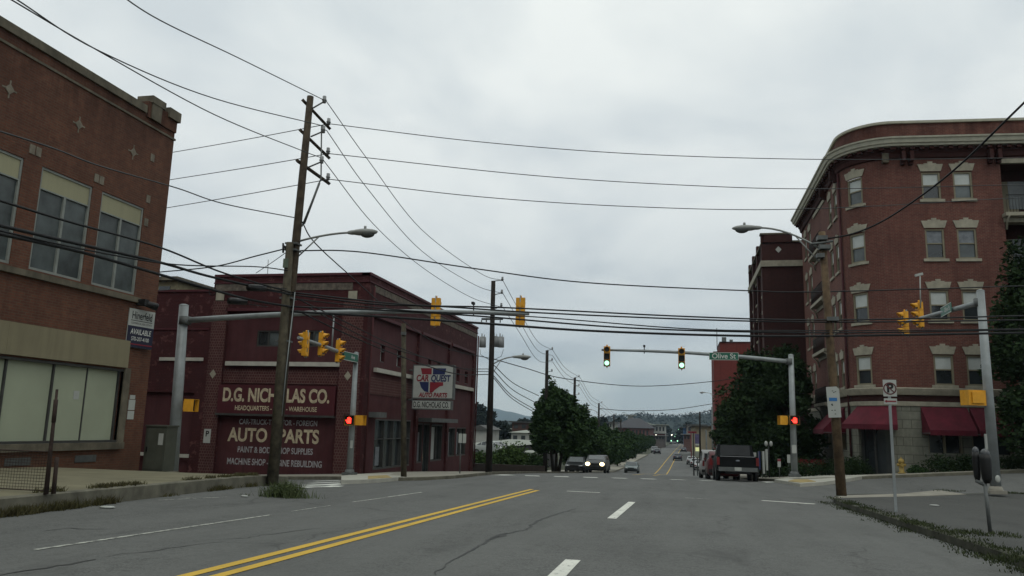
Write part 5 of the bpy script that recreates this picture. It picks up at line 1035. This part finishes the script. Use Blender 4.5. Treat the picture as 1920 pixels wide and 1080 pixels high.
# weeds and grass: stuff
rnd = random.Random(5); m = MB()
def blades(m, x, y, z, h, n, sp):
    for _ in range(n):
        a = rnd.uniform(0, 6.283); px, py = x + rnd.gauss(0, sp), y + rnd.gauss(0, sp); d = Vector((math.cos(a), math.sin(a), 0)); hh = h * rnd.uniform(.4, 1.2); w_ = .006 + .004 * rnd.random(); t = Vector((rnd.gauss(0, .4), rnd.gauss(0, .4), 1)) * hh
        b = Vector((px, py, z)); m.add([b - d * w_, b + d * w_, b + t * .6 + d * w_ * .7, b + t], [(0, 1, 2, 3)])
y = 4.5
while y < 24.5:
    dens = .35 + .65 * math.sin(y * 1.7) ** 2 * math.sin(y * .63 + 1) ** 2 if y > 9 else .9
    for _ in range(int(17 * dens ** 1.7) + 1):
        xx = 4.0 + rnd.gauss(.1, .13); yy = y + rnd.uniform(0, .25); blades(m, xx, yy, gz(xx, yy) + (HR if xx > 4.05 else 0), .04, 9, .07)
    y += .16
for c_, k in ((gp(1858, 1003, HR), 60), (gp(1895, 925, HR), 50), (gp(1780, 921, HR), 20), (gp(1890, 1050, HR), 40)):
    for _ in range(k): blades(m, c_.x + rnd.gauss(0, .3), c_.y + rnd.gauss(0, .18), gz(c_.x, c_.y) + HR, .06, 8, .05)
o = m.build('kerb_grass', grassm); o['kind'] = 'stuff'
m = MB()
def LK(y):
    pts = [(-8.7, -8), (-9.2, 3), (-9.75, 10), (-10.35, 13.8), (-10.9, 17.5), (-11.25, 20.5), (-11.7, 22.6)]
    for (x0, a), (x1, b) in zip(pts, pts[1:]):
        if y <= b: return x0 + (x1 - x0) * (y - a) / (b - a)
    return -11.7
for yc, h, k in ((10.2, .16, 70), (10.7, .15, 60), (11.4, .17, 60), (11.9, .12, 30), (12.6, .16, 60), (14.9, .08, 12), (17.4, .14, 40), (17.9, .1, 20), (19.3, .12, 30)):
    for _ in range(k): yy = yc + rnd.gauss(0, .22); xx = LK(yy) + rnd.gauss(.03, .04); blades(m, xx, yy, gz(xx, yy), h, 6, .03)
for yc, k in ((12.9, 40), (14.0, 24), (16.4, 20), (17.4, 20), (18.2, 24), (19.0, 40), (19.8, 40), (11.5, 30), (13.4, 30)):
    for _ in range(k): yy = yc + rnd.gauss(0, .15); xx = LK(yy) - .22 + rnd.gauss(0, .06); blades(m, xx, yy, gz(xx, yy) + HL, .09, 6, .04)
o = m.build('kerb_weeds', weedb); o['kind'] = 'stuff'
p = gp(530, 908, HL); shrub('tuft of green weeds at the foot of the tall leaning pole', Vector((p.x + .15, p.y - .15, gz(p.x, p.y) + .05)), (.5, .3, .26), 500, .028, tuftm, 21, 'weed_tuft')
m = MB(); rnd = random.Random(8)
for _ in range(150): a_ = rnd.gauss(0, .35); blades(m, p.x + .15 + a_, p.y - .15 + rnd.gauss(0, .12), gz(p.x, p.y), .3 * math.exp(-a_ * a_ * 3) + .08, 4, .04)
o = m.build('pole_weeds', tuftm); o['kind'] = 'stuff'

# ------------------------------------------------------------------ vehicles
def car_proto(name, label, paint, L_=4.5, W_=1.78, H_=1.45, kind='sedan', lights=False):
    # nose points to -Y; origin on the ground at the centre
    t = thing(name, label, {'sedan': 'car', 'van': 'van', 'pickup': 'pickup truck'}[kind]); hl = L_ / 2; w = W_ / 2
    if kind == 'sedan': ST = [(-hl, .8, .35, .62, .62, 0), (-hl + .12, .92, .22, .72, .72, 0), (-hl + .9, .98, .2, .9, .9, 0), (-hl + 1.15, 1, .2, .95, .96, 0), (-hl + 1.75, 1, .2, .97, H_ - .04, 1), (-hl + 2.5, 1, .2, .98, H_, 1), (hl - 1.35, 1, .2, 1.0, H_ - .07, 1), (hl - .72, .99, .22, 1.0, 1.02, 0), (hl - .1, .93, .25, .95, .96, 0), (hl, .85, .4, .8, .8, 0)]
    elif kind == 'van': ST = [(-hl, .85, .35, .75, .75, 0), (-hl + .12, .95, .22, .88, .88, 0), (-hl + .75, .99, .2, 1.08, 1.08, 0), (-hl + 1.55, 1, .2, 1.12, H_ - .05, 1), (-hl + 2.4, 1, .2, 1.12, H_, 1), (hl - .4, 1, .2, 1.12, H_ - .02, 1), (hl - .08, .98, .25, 1.1, H_ - .25, 1), (hl, .95, .35, 1.0, 1.05, 0)]
    else: ST = [(-hl, .85, .45, .95, .95, 0), (-hl + .12, .95, .35, 1.1, 1.1, 0), (-hl + 1.3, 1, .35, 1.18, 1.2, 0), (-hl + 2.0, 1, .35, 1.2, H_ - .04, 1), (-hl + 2.6, 1, .35, 1.2, H_, 1), (-hl + 3.6, 1, .35, 1.2, H_ - .03, 1), (-hl + 3.75, 1, .35, 1.2, 1.21, 0), (hl, 1, .45, 1.2, 1.21, 0)]
    m = MB(); vs = []; K = 12
    for (y, f, zb, zs, zr, g) in ST:
        a = w * f; rw = a * (.76 if kind == 'sedan' else .84) if zr > zs + .1 else a * .86
        half = [(a * .86, zb), (a * .97, zb + .12), (a, (zb + zs) / 2), (a * .985, zs - .08), (a * .95, zs), (rw, zr - .03)]
        rg = [(-x, z) for x, z in half] ; rg = rg + [(0 if False else x, z) for x, z in reversed(half)]
        rg = [(-x, z) for x, z in half] + [(x, z) for x, z in reversed(half)]
        vs += [(x, y, z + (.03 if i in (5, 6) else 0)) for i, (x, z) in enumerate(rg)]
    fs = [(i * K + j, i * K + (j + 1) % K, (i + 1) * K + (j + 1) % K, (i + 1) * K + j) for i in range(len(ST) - 1) for j in range(K)]
    m.add(vs, fs, True); m.add(vs[:K], [list(range(K))]); m.add(vs[-K:], [list(range(K))[::-1]]); m.build('body', paint, t)
    # glass: side, windscreen, rear
    def P_(i, j): return Vector(vs[i * K + j])
    gi = [i for i, s in enumerate(ST) if s[5]]
    m = MB()
    for sgn, (jb, jt) in ((-1, (4, 5)), (1, (7, 6))):
        for i in range(gi[0] - 1, gi[-1] + (1 if kind == 'sedan' else 0)):
            if kind == 'pickup' and i >= gi[-1]: continue
            a, b, c, d = P_(i, jb), P_(i + 1, jb), P_(i + 1, jt), P_(i, jt); ctr = (a + b + c + d) / 4; off = Vector((sgn * .012, 0, 0))
            q = [ctr + (p - ctr) * .86 + off for p in (a, b, c, d)]
            if (q[0] - q[3]).length > .02 or (q[1] - q[2]).length > .02: m = MB(); m.add(q, [(0, 1, 2, 3)]); m.build('side_window', glass, t)
    i = gi[0] - 1; a, b, c, d = P_(i, 5), P_(i, 6), P_(i + 1, 6), P_(i + 1, 5); ctr = (a + b + c + d) / 4; m = MB(); m.add([ctr + (p - ctr) * .88 + Vector((0, -.015, .02)) for p in (a, b, c, d)], [(0, 1, 2, 3)]); m.build('windscreen', glass, t)
    i = gi[-1]; a, b, c, d = P_(i, 5), P_(i, 6), P_(i + 1, 6), P_(i + 1, 5); ctr = (a + b + c + d) / 4; m = MB(); m.add([ctr + (p - ctr) * .86 + Vector((0, .02, .015)) for p in (a, b, c, d)], [(0, 1, 2, 3)]); m.build('rear_window', glass_d, t)
    rw_ = .33 if kind != 'pickup' else .4
    for sx in (-1, 1):
        for yy in (-hl + .85 + (.1 if kind == 'pickup' else 0), hl - .9 - (.3 if kind == 'pickup' else 0)):
            m = MB(); x0 = sx * (w - .2); x1 = sx * (w + .01); m.tube([(x0, yy, rw_), (x1, yy, rw_)], rw_, 16); wh = m.build('wheel', tyre, t); m = MB(); m.tube([(x1, yy, rw_), (x1 + sx * .012, yy, rw_)], rw_ * .6, 10); m.build('rim', galvd, wh)
        zl = {'sedan': .64, 'van': .74, 'pickup': .9}[kind]
        m = MB(); m.ell((sx * w * .7, -hl - (.06 if lights else -.03), zl), (.2, .09, .15 if lights else .09), 10, 6); m.build('headlight', glow_h if lights else chrome, t)
        m = MB(); zt2 = {'sedan': .78, 'van': 1.0, 'pickup': .95}[kind]; m.box((sx * w * (.78 if kind != 'pickup' else .93), hl - .015, zt2), (.26 if kind == 'sedan' else .13, .08, .16 if kind == 'sedan' else .38)); m.build('tail_light', tail, t)
        m = MB(); m.box((sx * (w + .05), -hl + 1.55, 1.02 if kind == 'sedan' else 1.2), (.12, .08, .12)); m.build('wing_mirror', paint, t)
    zb = .45 if kind == 'pickup' else .36
    m = MB(); m.box((0, -hl - .02, zb + .05), (W_ * .86, .12, .2)); m.build('front_bumper', black if kind != 'pickup' else chrome, t)
    m = MB(); m.box((0, hl + .04, zb + .12), (W_ * .92, .16, .2)); m.build('rear_bumper', galvd if kind == 'pickup' else black, t)
    m = MB(); m.box((0, -hl - .0, zl), (W_ * .42, .06, .14)); m.build('grille', black, t)
    m = MB(); m.box((0, hl + .125 if kind == 'pickup' else hl + .02, zb + .14 if kind == 'pickup' else .75), (.32, .02, .16)); m.build('licence_plate', signw, t)
    if kind == 'pickup':
        m = MB(); m.box((0, hl + .01, .93), (W_ * .8, .03, .5)); m.build('tailgate', paint, t); m = MB(); m.box((0, hl + .03, 1.18), (W_ * .84, .03, .03)); m.build('tailgate_trim', chrome, t); m = MB(); m.ell((0, hl + .03, .98), (.1, .015, .045), 12, 6); m.build('tailgate_badge', M('badge_grey', (.2, .22, .25), .3, .4), t)
        m = MB(); m.bx(-w * .8, w * .8, -hl + 3.9, hl - .1, 1.205, 1.215); m.build('bed_cover', black, t)
        m = MB(); m.box((0, hl - .4, .42), (W_ * .6, .8, .1)); m.build('underbody', black, t)
    return t
def paintm(name, c, r=.3, sp=.35): return M(name, c, r, .0, var=.06, spec=sp)
PI = math.pi
def put(t, px, Y, heading=0, dz=0):
    p = on(px, Y); t.location = (p.x, Y, p.z + dz); sl = math.atan((gz(p.x, Y + 2) - gz(p.x, Y - 2)) / 4); t.rotation_euler = (sl if heading < 1 else -sl, 0, heading); return t
put(car_proto('pickup_truck', 'dark pickup truck parked at the right kerb, seen from behind', paintm('dark_truck_paint', (.010, .011, .012), .6, .08), 5.5, 1.98, 1.83, 'pickup'), 1375, 43.0, PI)
put(car_proto('parked_car', 'dark red car parked just ahead of the pickup truck', paintm('dark_red_paint', (.12, .015, .02)), 4.6, 1.85, 1.62, 'van'), 1352, 50.0, PI)
put(car_proto('parked_van', 'white van parked ahead of the dark red car at the right kerb', paintm('white_paint', (.48, .48, .47)), 4.9, 1.9, 1.95, 'van'), 1336, 59, PI)
hv = put(car_proto('oncoming_minivan', 'oncoming dark minivan with both headlights lit under the left trees', paintm('dark_van_paint', (.04, .042, .046)), 4.6, 1.75, 1.55, 'van', True), 1121, 70.5, 0)
put(car_proto('parked_car', 'dark car parked under the big left tree beside the oncoming minivan', paintm('black_paint', (.025, .028, .03)), 4.5, 1.8, 1.5), 1083, 74, 0)
sedan = put(car_proto('parked_sedan', 'blue grey sedan with its lights off at the left kerb beyond the crossing', paintm('bluegrey_paint', (.12, .16, .16))), 1185, 107.5, 0)
ws = car_proto('parked_car', 'white car parked on the right, first beyond the white van', paintm('white_car_paint', (.5, .52, .52)), 4.5, 1.78, 1.45); put(ws, 1311, 128, PI)
for px, Y, l in ((1303, 139, 'white car parked on the right, second beyond the white van'), (1296, 150, 'white car parked on the right, third beyond the white van')): c = copy_tree(ws); put(c, px, Y, PI); c['label'] = l
fs_ = car_proto('far_car', 'grey sport utility car driving up the far left lane', paintm('far_grey_paint', (.22, .24, .24)), 4.6, 1.85, 1.75, 'van'); put(fs_, 1227, 225, 0)
c = copy_tree(sedan); put(c, 1238, 350, 0); c.name = 'far_car'; c['label'] = 'distant pale car at the far end of the left lane'
c2 = car_proto('far_car', 'dark blue car driving away in the far right lane', paintm('far_blue_paint', (.04, .05, .07))); put(c2, 1270, 168, PI)
for px, Y, l in ((1281, 250, 'dark car parked far down the right kerb, nearer one'), (1284, 300, 'dark car parked far down the right kerb, farther one'), (1258, 480, 'tiny dark car waiting at the far signals, left one'), (1265, 490, 'tiny dark car waiting at the far signals, right one'), (1232, 215, 'dark car half hidden beside the far grey car')): c = copy_tree(c2); put(c, px, Y, PI); c['label'] = l
rc = car_proto('parked_car', 'red car half hidden behind the dark shrubs under the side awning', paintm('red_paint', (.25, .02, .03)), 4.4, 1.75, 1.42); rc.location = (7.35, 51.0, gz(7.35, 51) + .12); rc.rotation_euler = (0, 0, PI)
# vehicles in the lot beyond the low wall
wl_ = car_proto('parked_car', 'white car in the lot behind the transformer pole', paintm('lot_white_paint', (.45, .48, .45)), 4.4, 1.75, 1.42); p = on(926, 74); wl_.location = p + Vector((0, 0, 1.5)); wl_.rotation_euler = (0, 0, R_(70))
# ------------------------------------------------------------------ low ground and buildings behind left
def P_at(px, py, Y): return AY(px, py, Y)
lw = MB(); a = AY(872, 880, 57); b = AY(1010, 886, 57); lw.bx(a.x, b.x + .4, 57, 57.3, gz(b.x, 57) - .6, a.z + .75 - .3)
tag(lw.build('low_wall', M('dark_wall_stone', (.045, .035, .03), .95), None, (a.x, 57, -3)), 'low dark wall along the pavement behind the transformer pole', 'wall')
def house(name, label, x0, x1, ytop, ybot, Y, dep, wallm, roofm, roof='flat', rp=0, wins=0, cat='building'):
    A = AY(x0, ybot, Y); B = AY(x1, ytop, Y); zb = min(A.z, gz(A.x, Y)) - 1; t = thing(name, label, cat, ((A.x + B.x) / 2, Y, zb))
    m = MB(); m.bx(A.x, B.x, Y, Y + dep, zb, B.z); m.build('wall', wallm, t); h = AY(x0, ytop - rp, Y).z - AY(x0, ytop, Y).z
    m = MB(); o = .3 * Y / 80
    if roof == 'flat': m.bx(A.x - o, B.x + o, Y - o, Y + dep + o, B.z, B.z + max(.2, h))
    elif roof == 'hip':
        i = min((B.x - A.x), dep) * .35; v = [(A.x - o, Y - o, B.z), (B.x + o, Y - o, B.z), (B.x + o, Y + dep + o, B.z), (A.x - o, Y + dep + o, B.z), (A.x + i, Y + dep / 2, B.z + h), (B.x - i, Y + dep / 2, B.z + h)]; m.add(v, [(0, 1, 5, 4), (1, 2, 5), (2, 3, 4, 5), (3, 0, 4), (3, 2, 1, 0)])
    elif roof == 'gable':
        v = [(A.x - o, Y - o, B.z), (B.x + o, Y - o, B.z), (B.x + o, Y + dep, B.z), (A.x - o, Y + dep, B.z), ((A.x + B.x) / 2, Y - o, B.z + h), ((A.x + B.x) / 2, Y + dep, B.z + h)]; m.add(v, [(0, 1, 4), (1, 2, 5, 4), (2, 3, 5), (3, 0, 4, 5), (3, 2, 1, 0)])
    m.build('roof', roofm, t)
    for k in range(wins):
        xx = A.x + (B.x - A.x) * (k + .5) / wins; ww = (B.x - A.x) / wins * .25; hh = (B.z - AY(x0, ybot, Y).z) * .2; m = MB(); zc = B.z - hh * 2; m.bx(xx - ww, xx + ww, Y - .06, Y, zc - hh, zc + hh); m.build('window', glass, t)
    return t
roofg = M('grey_roof', (.10, .10, .095), .9, var=.2, s=.3); roofp = M('pale_membrane_roof', (.34, .36, .31), .9, var=.15, s=.15); wht = M('white_siding', (.45, .45, .41), .8, var=.15, s=.4); brn = M('brown_siding', (.10, .05, .04), .9); beige = M('beige_block', (.27, .23, .16), .9, var=.15, s=.2); rbr = M('far_red_brick', (.2, .08, .065), .9, var=.2, s=.3); drk = M('dark_facade', (.05, .045, .04), .9); bluew = M('blue_facade', (.06, .13, .25), .8)
house('shed', 'long low shed with a pale membrane roof behind the transformer pole', 868, 960, 836, 870, 95, 34, drk, roofp, 'hip', 8)
house('house', 'small gabled grey roof rising behind the transformer pole', 886, 913, 806, 815, 170, 12, wht, roofg, 'gable', 9)
house('building', 'long pale low building behind the maroon store corner', 870, 956, 806, 816, 210, 10, M('tan_wall', (.3, .29, .22), .9), roofp, 'flat', 3)
house('shed', 'low grey roofed shed right behind the corner of the maroon store', 862, 912, 850, 868, 80, 14, M('shed_brick', (.12, .06, .05), .9), roofg, 'gable', 14)
house('house', 'dark brown building partly hidden by the big left tree', 960, 1004, 793, 810, 150, 14, brn, roofg, 'flat', 1, 3)
house('house', 'white house below the dark brown building at the left tree', 958, 1004, 812, 838, 130, 10, wht, roofp, 'hip', 5, 3)
house('house', 'small white building glimpsed under the big left tree', 972, 1004, 852, 872, 88, 8, wht, roofp, 'flat', 1, 4)
house('school_building', 'long red brick building with a big dark hipped roof beyond the tree row', 1151, 1217, 803, 822, 330, 60, rbr, M('dark_slate_roof', (.05, .048, .055), .9), 'hip', 20, 10)
house('house', 'cream building between the utility pole and the big dark roof', 1142, 1153, 793, 805, 300, 14, wht, roofg, 'flat', 2, 2)
house('house', 'small white cupola building above the long dark roof', 1177, 1185, 779, 785, 470, 14, wht, wht, 'flat', 1)
house('house', 'white commercial building with dark openings right of the long dark roof', 1216, 1247, 797, 815, 420, 30, wht, roofp, 'flat', 1, 5)
house('house', 'white gabled building touching the long dark roof', 1204, 1222, 797, 808, 400, 20, wht, roofp, 'gable', 5)
house('building', 'low red fronted shop at the far left of the road', 1214, 1246, 814, 820, 380, 20, M('red_facade', (.35, .03, .04), .8), roofg, 'flat', 1)
house('building', 'wide beige block building at the right far kerb', 1302, 1345, 800, 838, 170, 60, beige, roofg, 'flat', 2)
house('building', 'pale building behind the beige block', 1288, 1320, 797, 815, 330, 30, M('pale_block', (.28, .25, .22), .9), roofg, 'flat', 1, 3)
house('building', 'small blue fronted building far down the right side', 1281, 1291, 802, 816, 380, 20, bluew, roofg, 'flat', 1)
house('building', 'brown shopfront row far down the right side', 1282, 1304, 816, 828, 260, 25, M('brown_shop', (.14, .08, .07), .9), roofg, 'flat', 1, 4)
house('building', 'row of low dark shops far down the left side', 1218, 1246, 818, 826, 330, 25, M('grey_shop', (.14, .12, .11), .9), roofg, 'flat', 1, 5)
# shop pylon sign
py_ = thing('pylon_sign', 'tall sign of purple and white boxes over a yellow box at the right kerb', 'sign', on(1309, 99))
for nm, x0, x1, y0, y1_, mt in (('purple_box', 1303, 1311, 814, 832, M('purple_sign', (.12, .1, .2), .6)), ('white_box', 1304, 1311, 832, 835, signw), ('yellow_box', 1304, 1311, 839, 846, EM('lit_yellow_box', (.6, .62, .3), .45)), ('pale_box', 1303, 1311, 846, 857, M('pale_sign', (.3, .32, .27), .6))):
    a, b = AY(x0, y1_, 99), AY(x1, y0, 99); m = MB(); m.bx(a.x, b.x, 98.9, 99.2, a.z, b.z); m.build(nm, mt, py_)
m = MB(); a = AY(1307, 840, 99); m.tube([on(1307, 99.1), (a.x, 99.1, AY(1307, 814, 99).z)], .08, 5); m.build('post', galvd, py_)
m = MB(); a, b = AY(1290, 812, 140), AY(1306, 810, 140); m.bx(a.x, b.x, 140, 140.3, a.z, b.z + .1); m.tube([(a.x + .5, 140.1, gz(a.x, 140)), (a.x + .5, 140.1, a.z)], .08, 5); tag(m.build('shop_sign', signred, None, (a.x, 140, gz(a.x, 140))), 'thin red shop sign band above the far right kerb', 'sign')
# far signals and lamps
for i, (px, py, Y, mt) in enumerate(((1258.5, 826.5, 430, glow_g), (1270.3, 826.7, 430, glow_g), (1265.5, 818.5, 620, glow_g), (1272.5, 818.5, 620, glow_g), (1267.8, 814, 800, glow_g), (1274, 814, 800, glow_g), (1272.5, 805.5, 1000, glow_g), (1259.5, 815.5, 560, glow_w), (1223.5, 817.5, 375, glow_w), (1230, 815.8, 375, glow_w))):
    a = AY(px, py, Y); r_ = Y / F * (1.05 if mt is glow_w or i < 2 else .7); t = thing('far_signal' if mt is glow_g else 'far_lamp', f"{('nearest', 'nearest', 'second nearest', 'second nearest', 'third', 'third', 'farthest', 'white', 'white', 'white')[i]} {('left', 'right', 'left', 'right', 'left', 'right', 'single', 'lamp over the far road', 'left shop', 'right shop')[i]} {'green light glowing far down the road' if mt is glow_g else 'light glowing beyond the tree row'}", 'traffic signal' if mt is glow_g else 'lamp', a)
    m = MB(); m.ell(a, (r_, r_, r_), 8, 6); m.build('lamp', mt, t); m = MB(); m.tube([(a.x, Y + r_, gz(a.x, Y)), (a.x, Y + r_, a.z + r_)], .12 * Y / 400, 5); m.build('post', galvd, t)
# ------------------------------------------------------------------ wooded ridge, mountain
rnd = random.Random(9); m = MB()
def ridge(m, x0, x1, n, Y, fn, zb, dep, js):
    rnd2 = random.Random(js); vs = []; rows_ = 5
    for i in range(n + 1):
        x = x0 + (x1 - x0) * i / n; h = fn(x)
        for j in range(rows_): t = j / (rows_ - 1); z = zb + (h - zb) * math.sin(t * math.pi / 2) + (rnd2.gauss(0, 1) * (h - zb) * .03 if 0 < j else 0); vs.append((x, Y + dep * t, z))
    m.add(vs, [(i * rows_ + j, (i + 1) * rows_ + j, (i + 1) * rows_ + j + 1, i * rows_ + j + 1) for i in range(n) for j in range(rows_ - 1)], True)
prof_px = [(1100, 789), (1125, 785), (1140, 781), (1160, 780), (1180, 779), (1205, 776), (1222, 781), (1240, 780), (1260, 780), (1285, 779), (1310, 776), (1330, 773), (1345, 770), (1420, 765)]
YR_ = 1500; pr3 = [AY(x, y, YR_) for x, y in prof_px]
def fr_(x):
    for a, b in zip(pr3, pr3[1:]):
        if x <= b.x: return a.z + (b.z - a.z) * max(0, (x - a.x) / (b.x - a.x))
    return pr3[-1].z
ridge(m, pr3[0].x - 500, pr3[-1].x + 600, 260, 1150, lambda x: fr_(x) - 4, -14, 350, 2)
struct(m, 'wooded_hill', far_leaf)
m = MB(); x = pr3[0].x
while x < pr3[-1].x + 80:
    r = rnd.uniform(5, 11); z = fr_(x) - 3; leaves(m, (x, 1495 + rnd.uniform(-8, 8), z), (r, r, r * .9), 90, 1.6, rnd, .1); x += rnd.uniform(4, 8)
x = pr3[0].x * .8
while x < pr3[-1].x:
    for row in range(3):
        yy = 1180 + row * 90; r = rnd.uniform(6, 12); zz = -14 + (fr_(x) + 10) * math.sin((yy - 1150) / 350 * math.pi / 2); leaves(m, (x * .9 + rnd.uniform(-8, 8), yy, zz + 2), (r, r, r * .8), 60, 2.0, rnd, .1)
    x += rnd.uniform(8, 14)
o = m.build('far_woods', far_leaf); o['kind'] = 'stuff'
m = MB(); mp_ = [(780, 752), (884, 758), (910, 761), (940, 768), (970, 775), (990, 780), (1020, 784), (1060, 788), (1100, 790)]; YM = 5000; pm3 = [AY(x, y, YM) for x, y in mp_]
def fm(x):
    for a, b in zip(pm3, pm3[1:]):
        if x <= b.x: return a.z + (b.z - a.z) * max(0, (x - a.x) / (b.x - a.x))
    return pm3[-1].z
ridge(m, pm3[0].x - 1500, pm3[-1].x, 60, 4200, fm, -14, 800, 3); struct(m, 'mountain', M('mountain_forest', (.035, .05, .04), .95, var=.3, s=.01))
# trees of the valley, mid distance left
sd_ = tree('valley tree prototype', Vector((0, 0, 0)), 31, 9, 4.6, 45, 70, .5, far_leaf, 2.0, 'valley trees behind the maroon store', 'valley_tree', low=.12)
vt = [(886, 330, 1.3), (900, 300, 1.6), (928, 330, 1.0), (945, 360, 1.0), (972, 300, 1.0), (985, 280, 1.0), (1003, 260, 1.0), (916, 250, .7), (934, 230, .8), (1100, 340, 1.1), (1118, 300, 1.1), (1135, 330, 1.25), (1160, 520, 1.6), (1250, 620, 1.3), (1277, 520, 1.1), (1292, 600, 1.6), (1230, 560, 1.3), (948, 200, .7)]
wh_ = ['leftmost, beside the store corner', 'tallest left of the transformer pole', 'just right of the transformer pole', 'below the blue mountain', 'left of the big round tree', 'at the left rim of the big round tree', 'half hidden by the big round tree', 'in front of the pale low building', 'over the long shed roof', 'above the row right of the big round tree', 'left of the third far pole', 'right of the third far pole', 'above the long dark hipped roof', 'over the far green lights, left', 'over the far green lights, right', 'behind the pale building on the right', 'behind the white commercial building', 'beside the brown building']
for i, (px, Y, s) in enumerate(vt): t = sd_ if i == 0 else copy_tree(sd_); p = on(px, Y); t.location = p; t.scale = (s, s, s); t.rotation_euler = (0, 0, i * 1.3); t['label'] = 'hazy dark tree in the distance, ' + wh_[i]
# ------------------------------------------------------------------ haze
m = MB(); m.bx(-3600, 3600, -450, 5600, -16, 260); hm = bpy.data.materials.new('haze'); hm.use_nodes = True; t_ = hm.node_tree; t_.nodes.clear()
o_ = t_.nodes.new('ShaderNodeOutputMaterial'); v_ = t_.nodes.new('ShaderNodeVolumePrincipled'); v_.inputs['Color'].default_value = (.6, .8, .98, 1); v_.inputs['Density'].default_value = .00011; v_.inputs['Anisotropy'].default_value = 0
t_.links.new(v_.outputs[0], o_.inputs['Volume']); hz_ = m.build('haze', hm); hz_['kind'] = 'stuff'
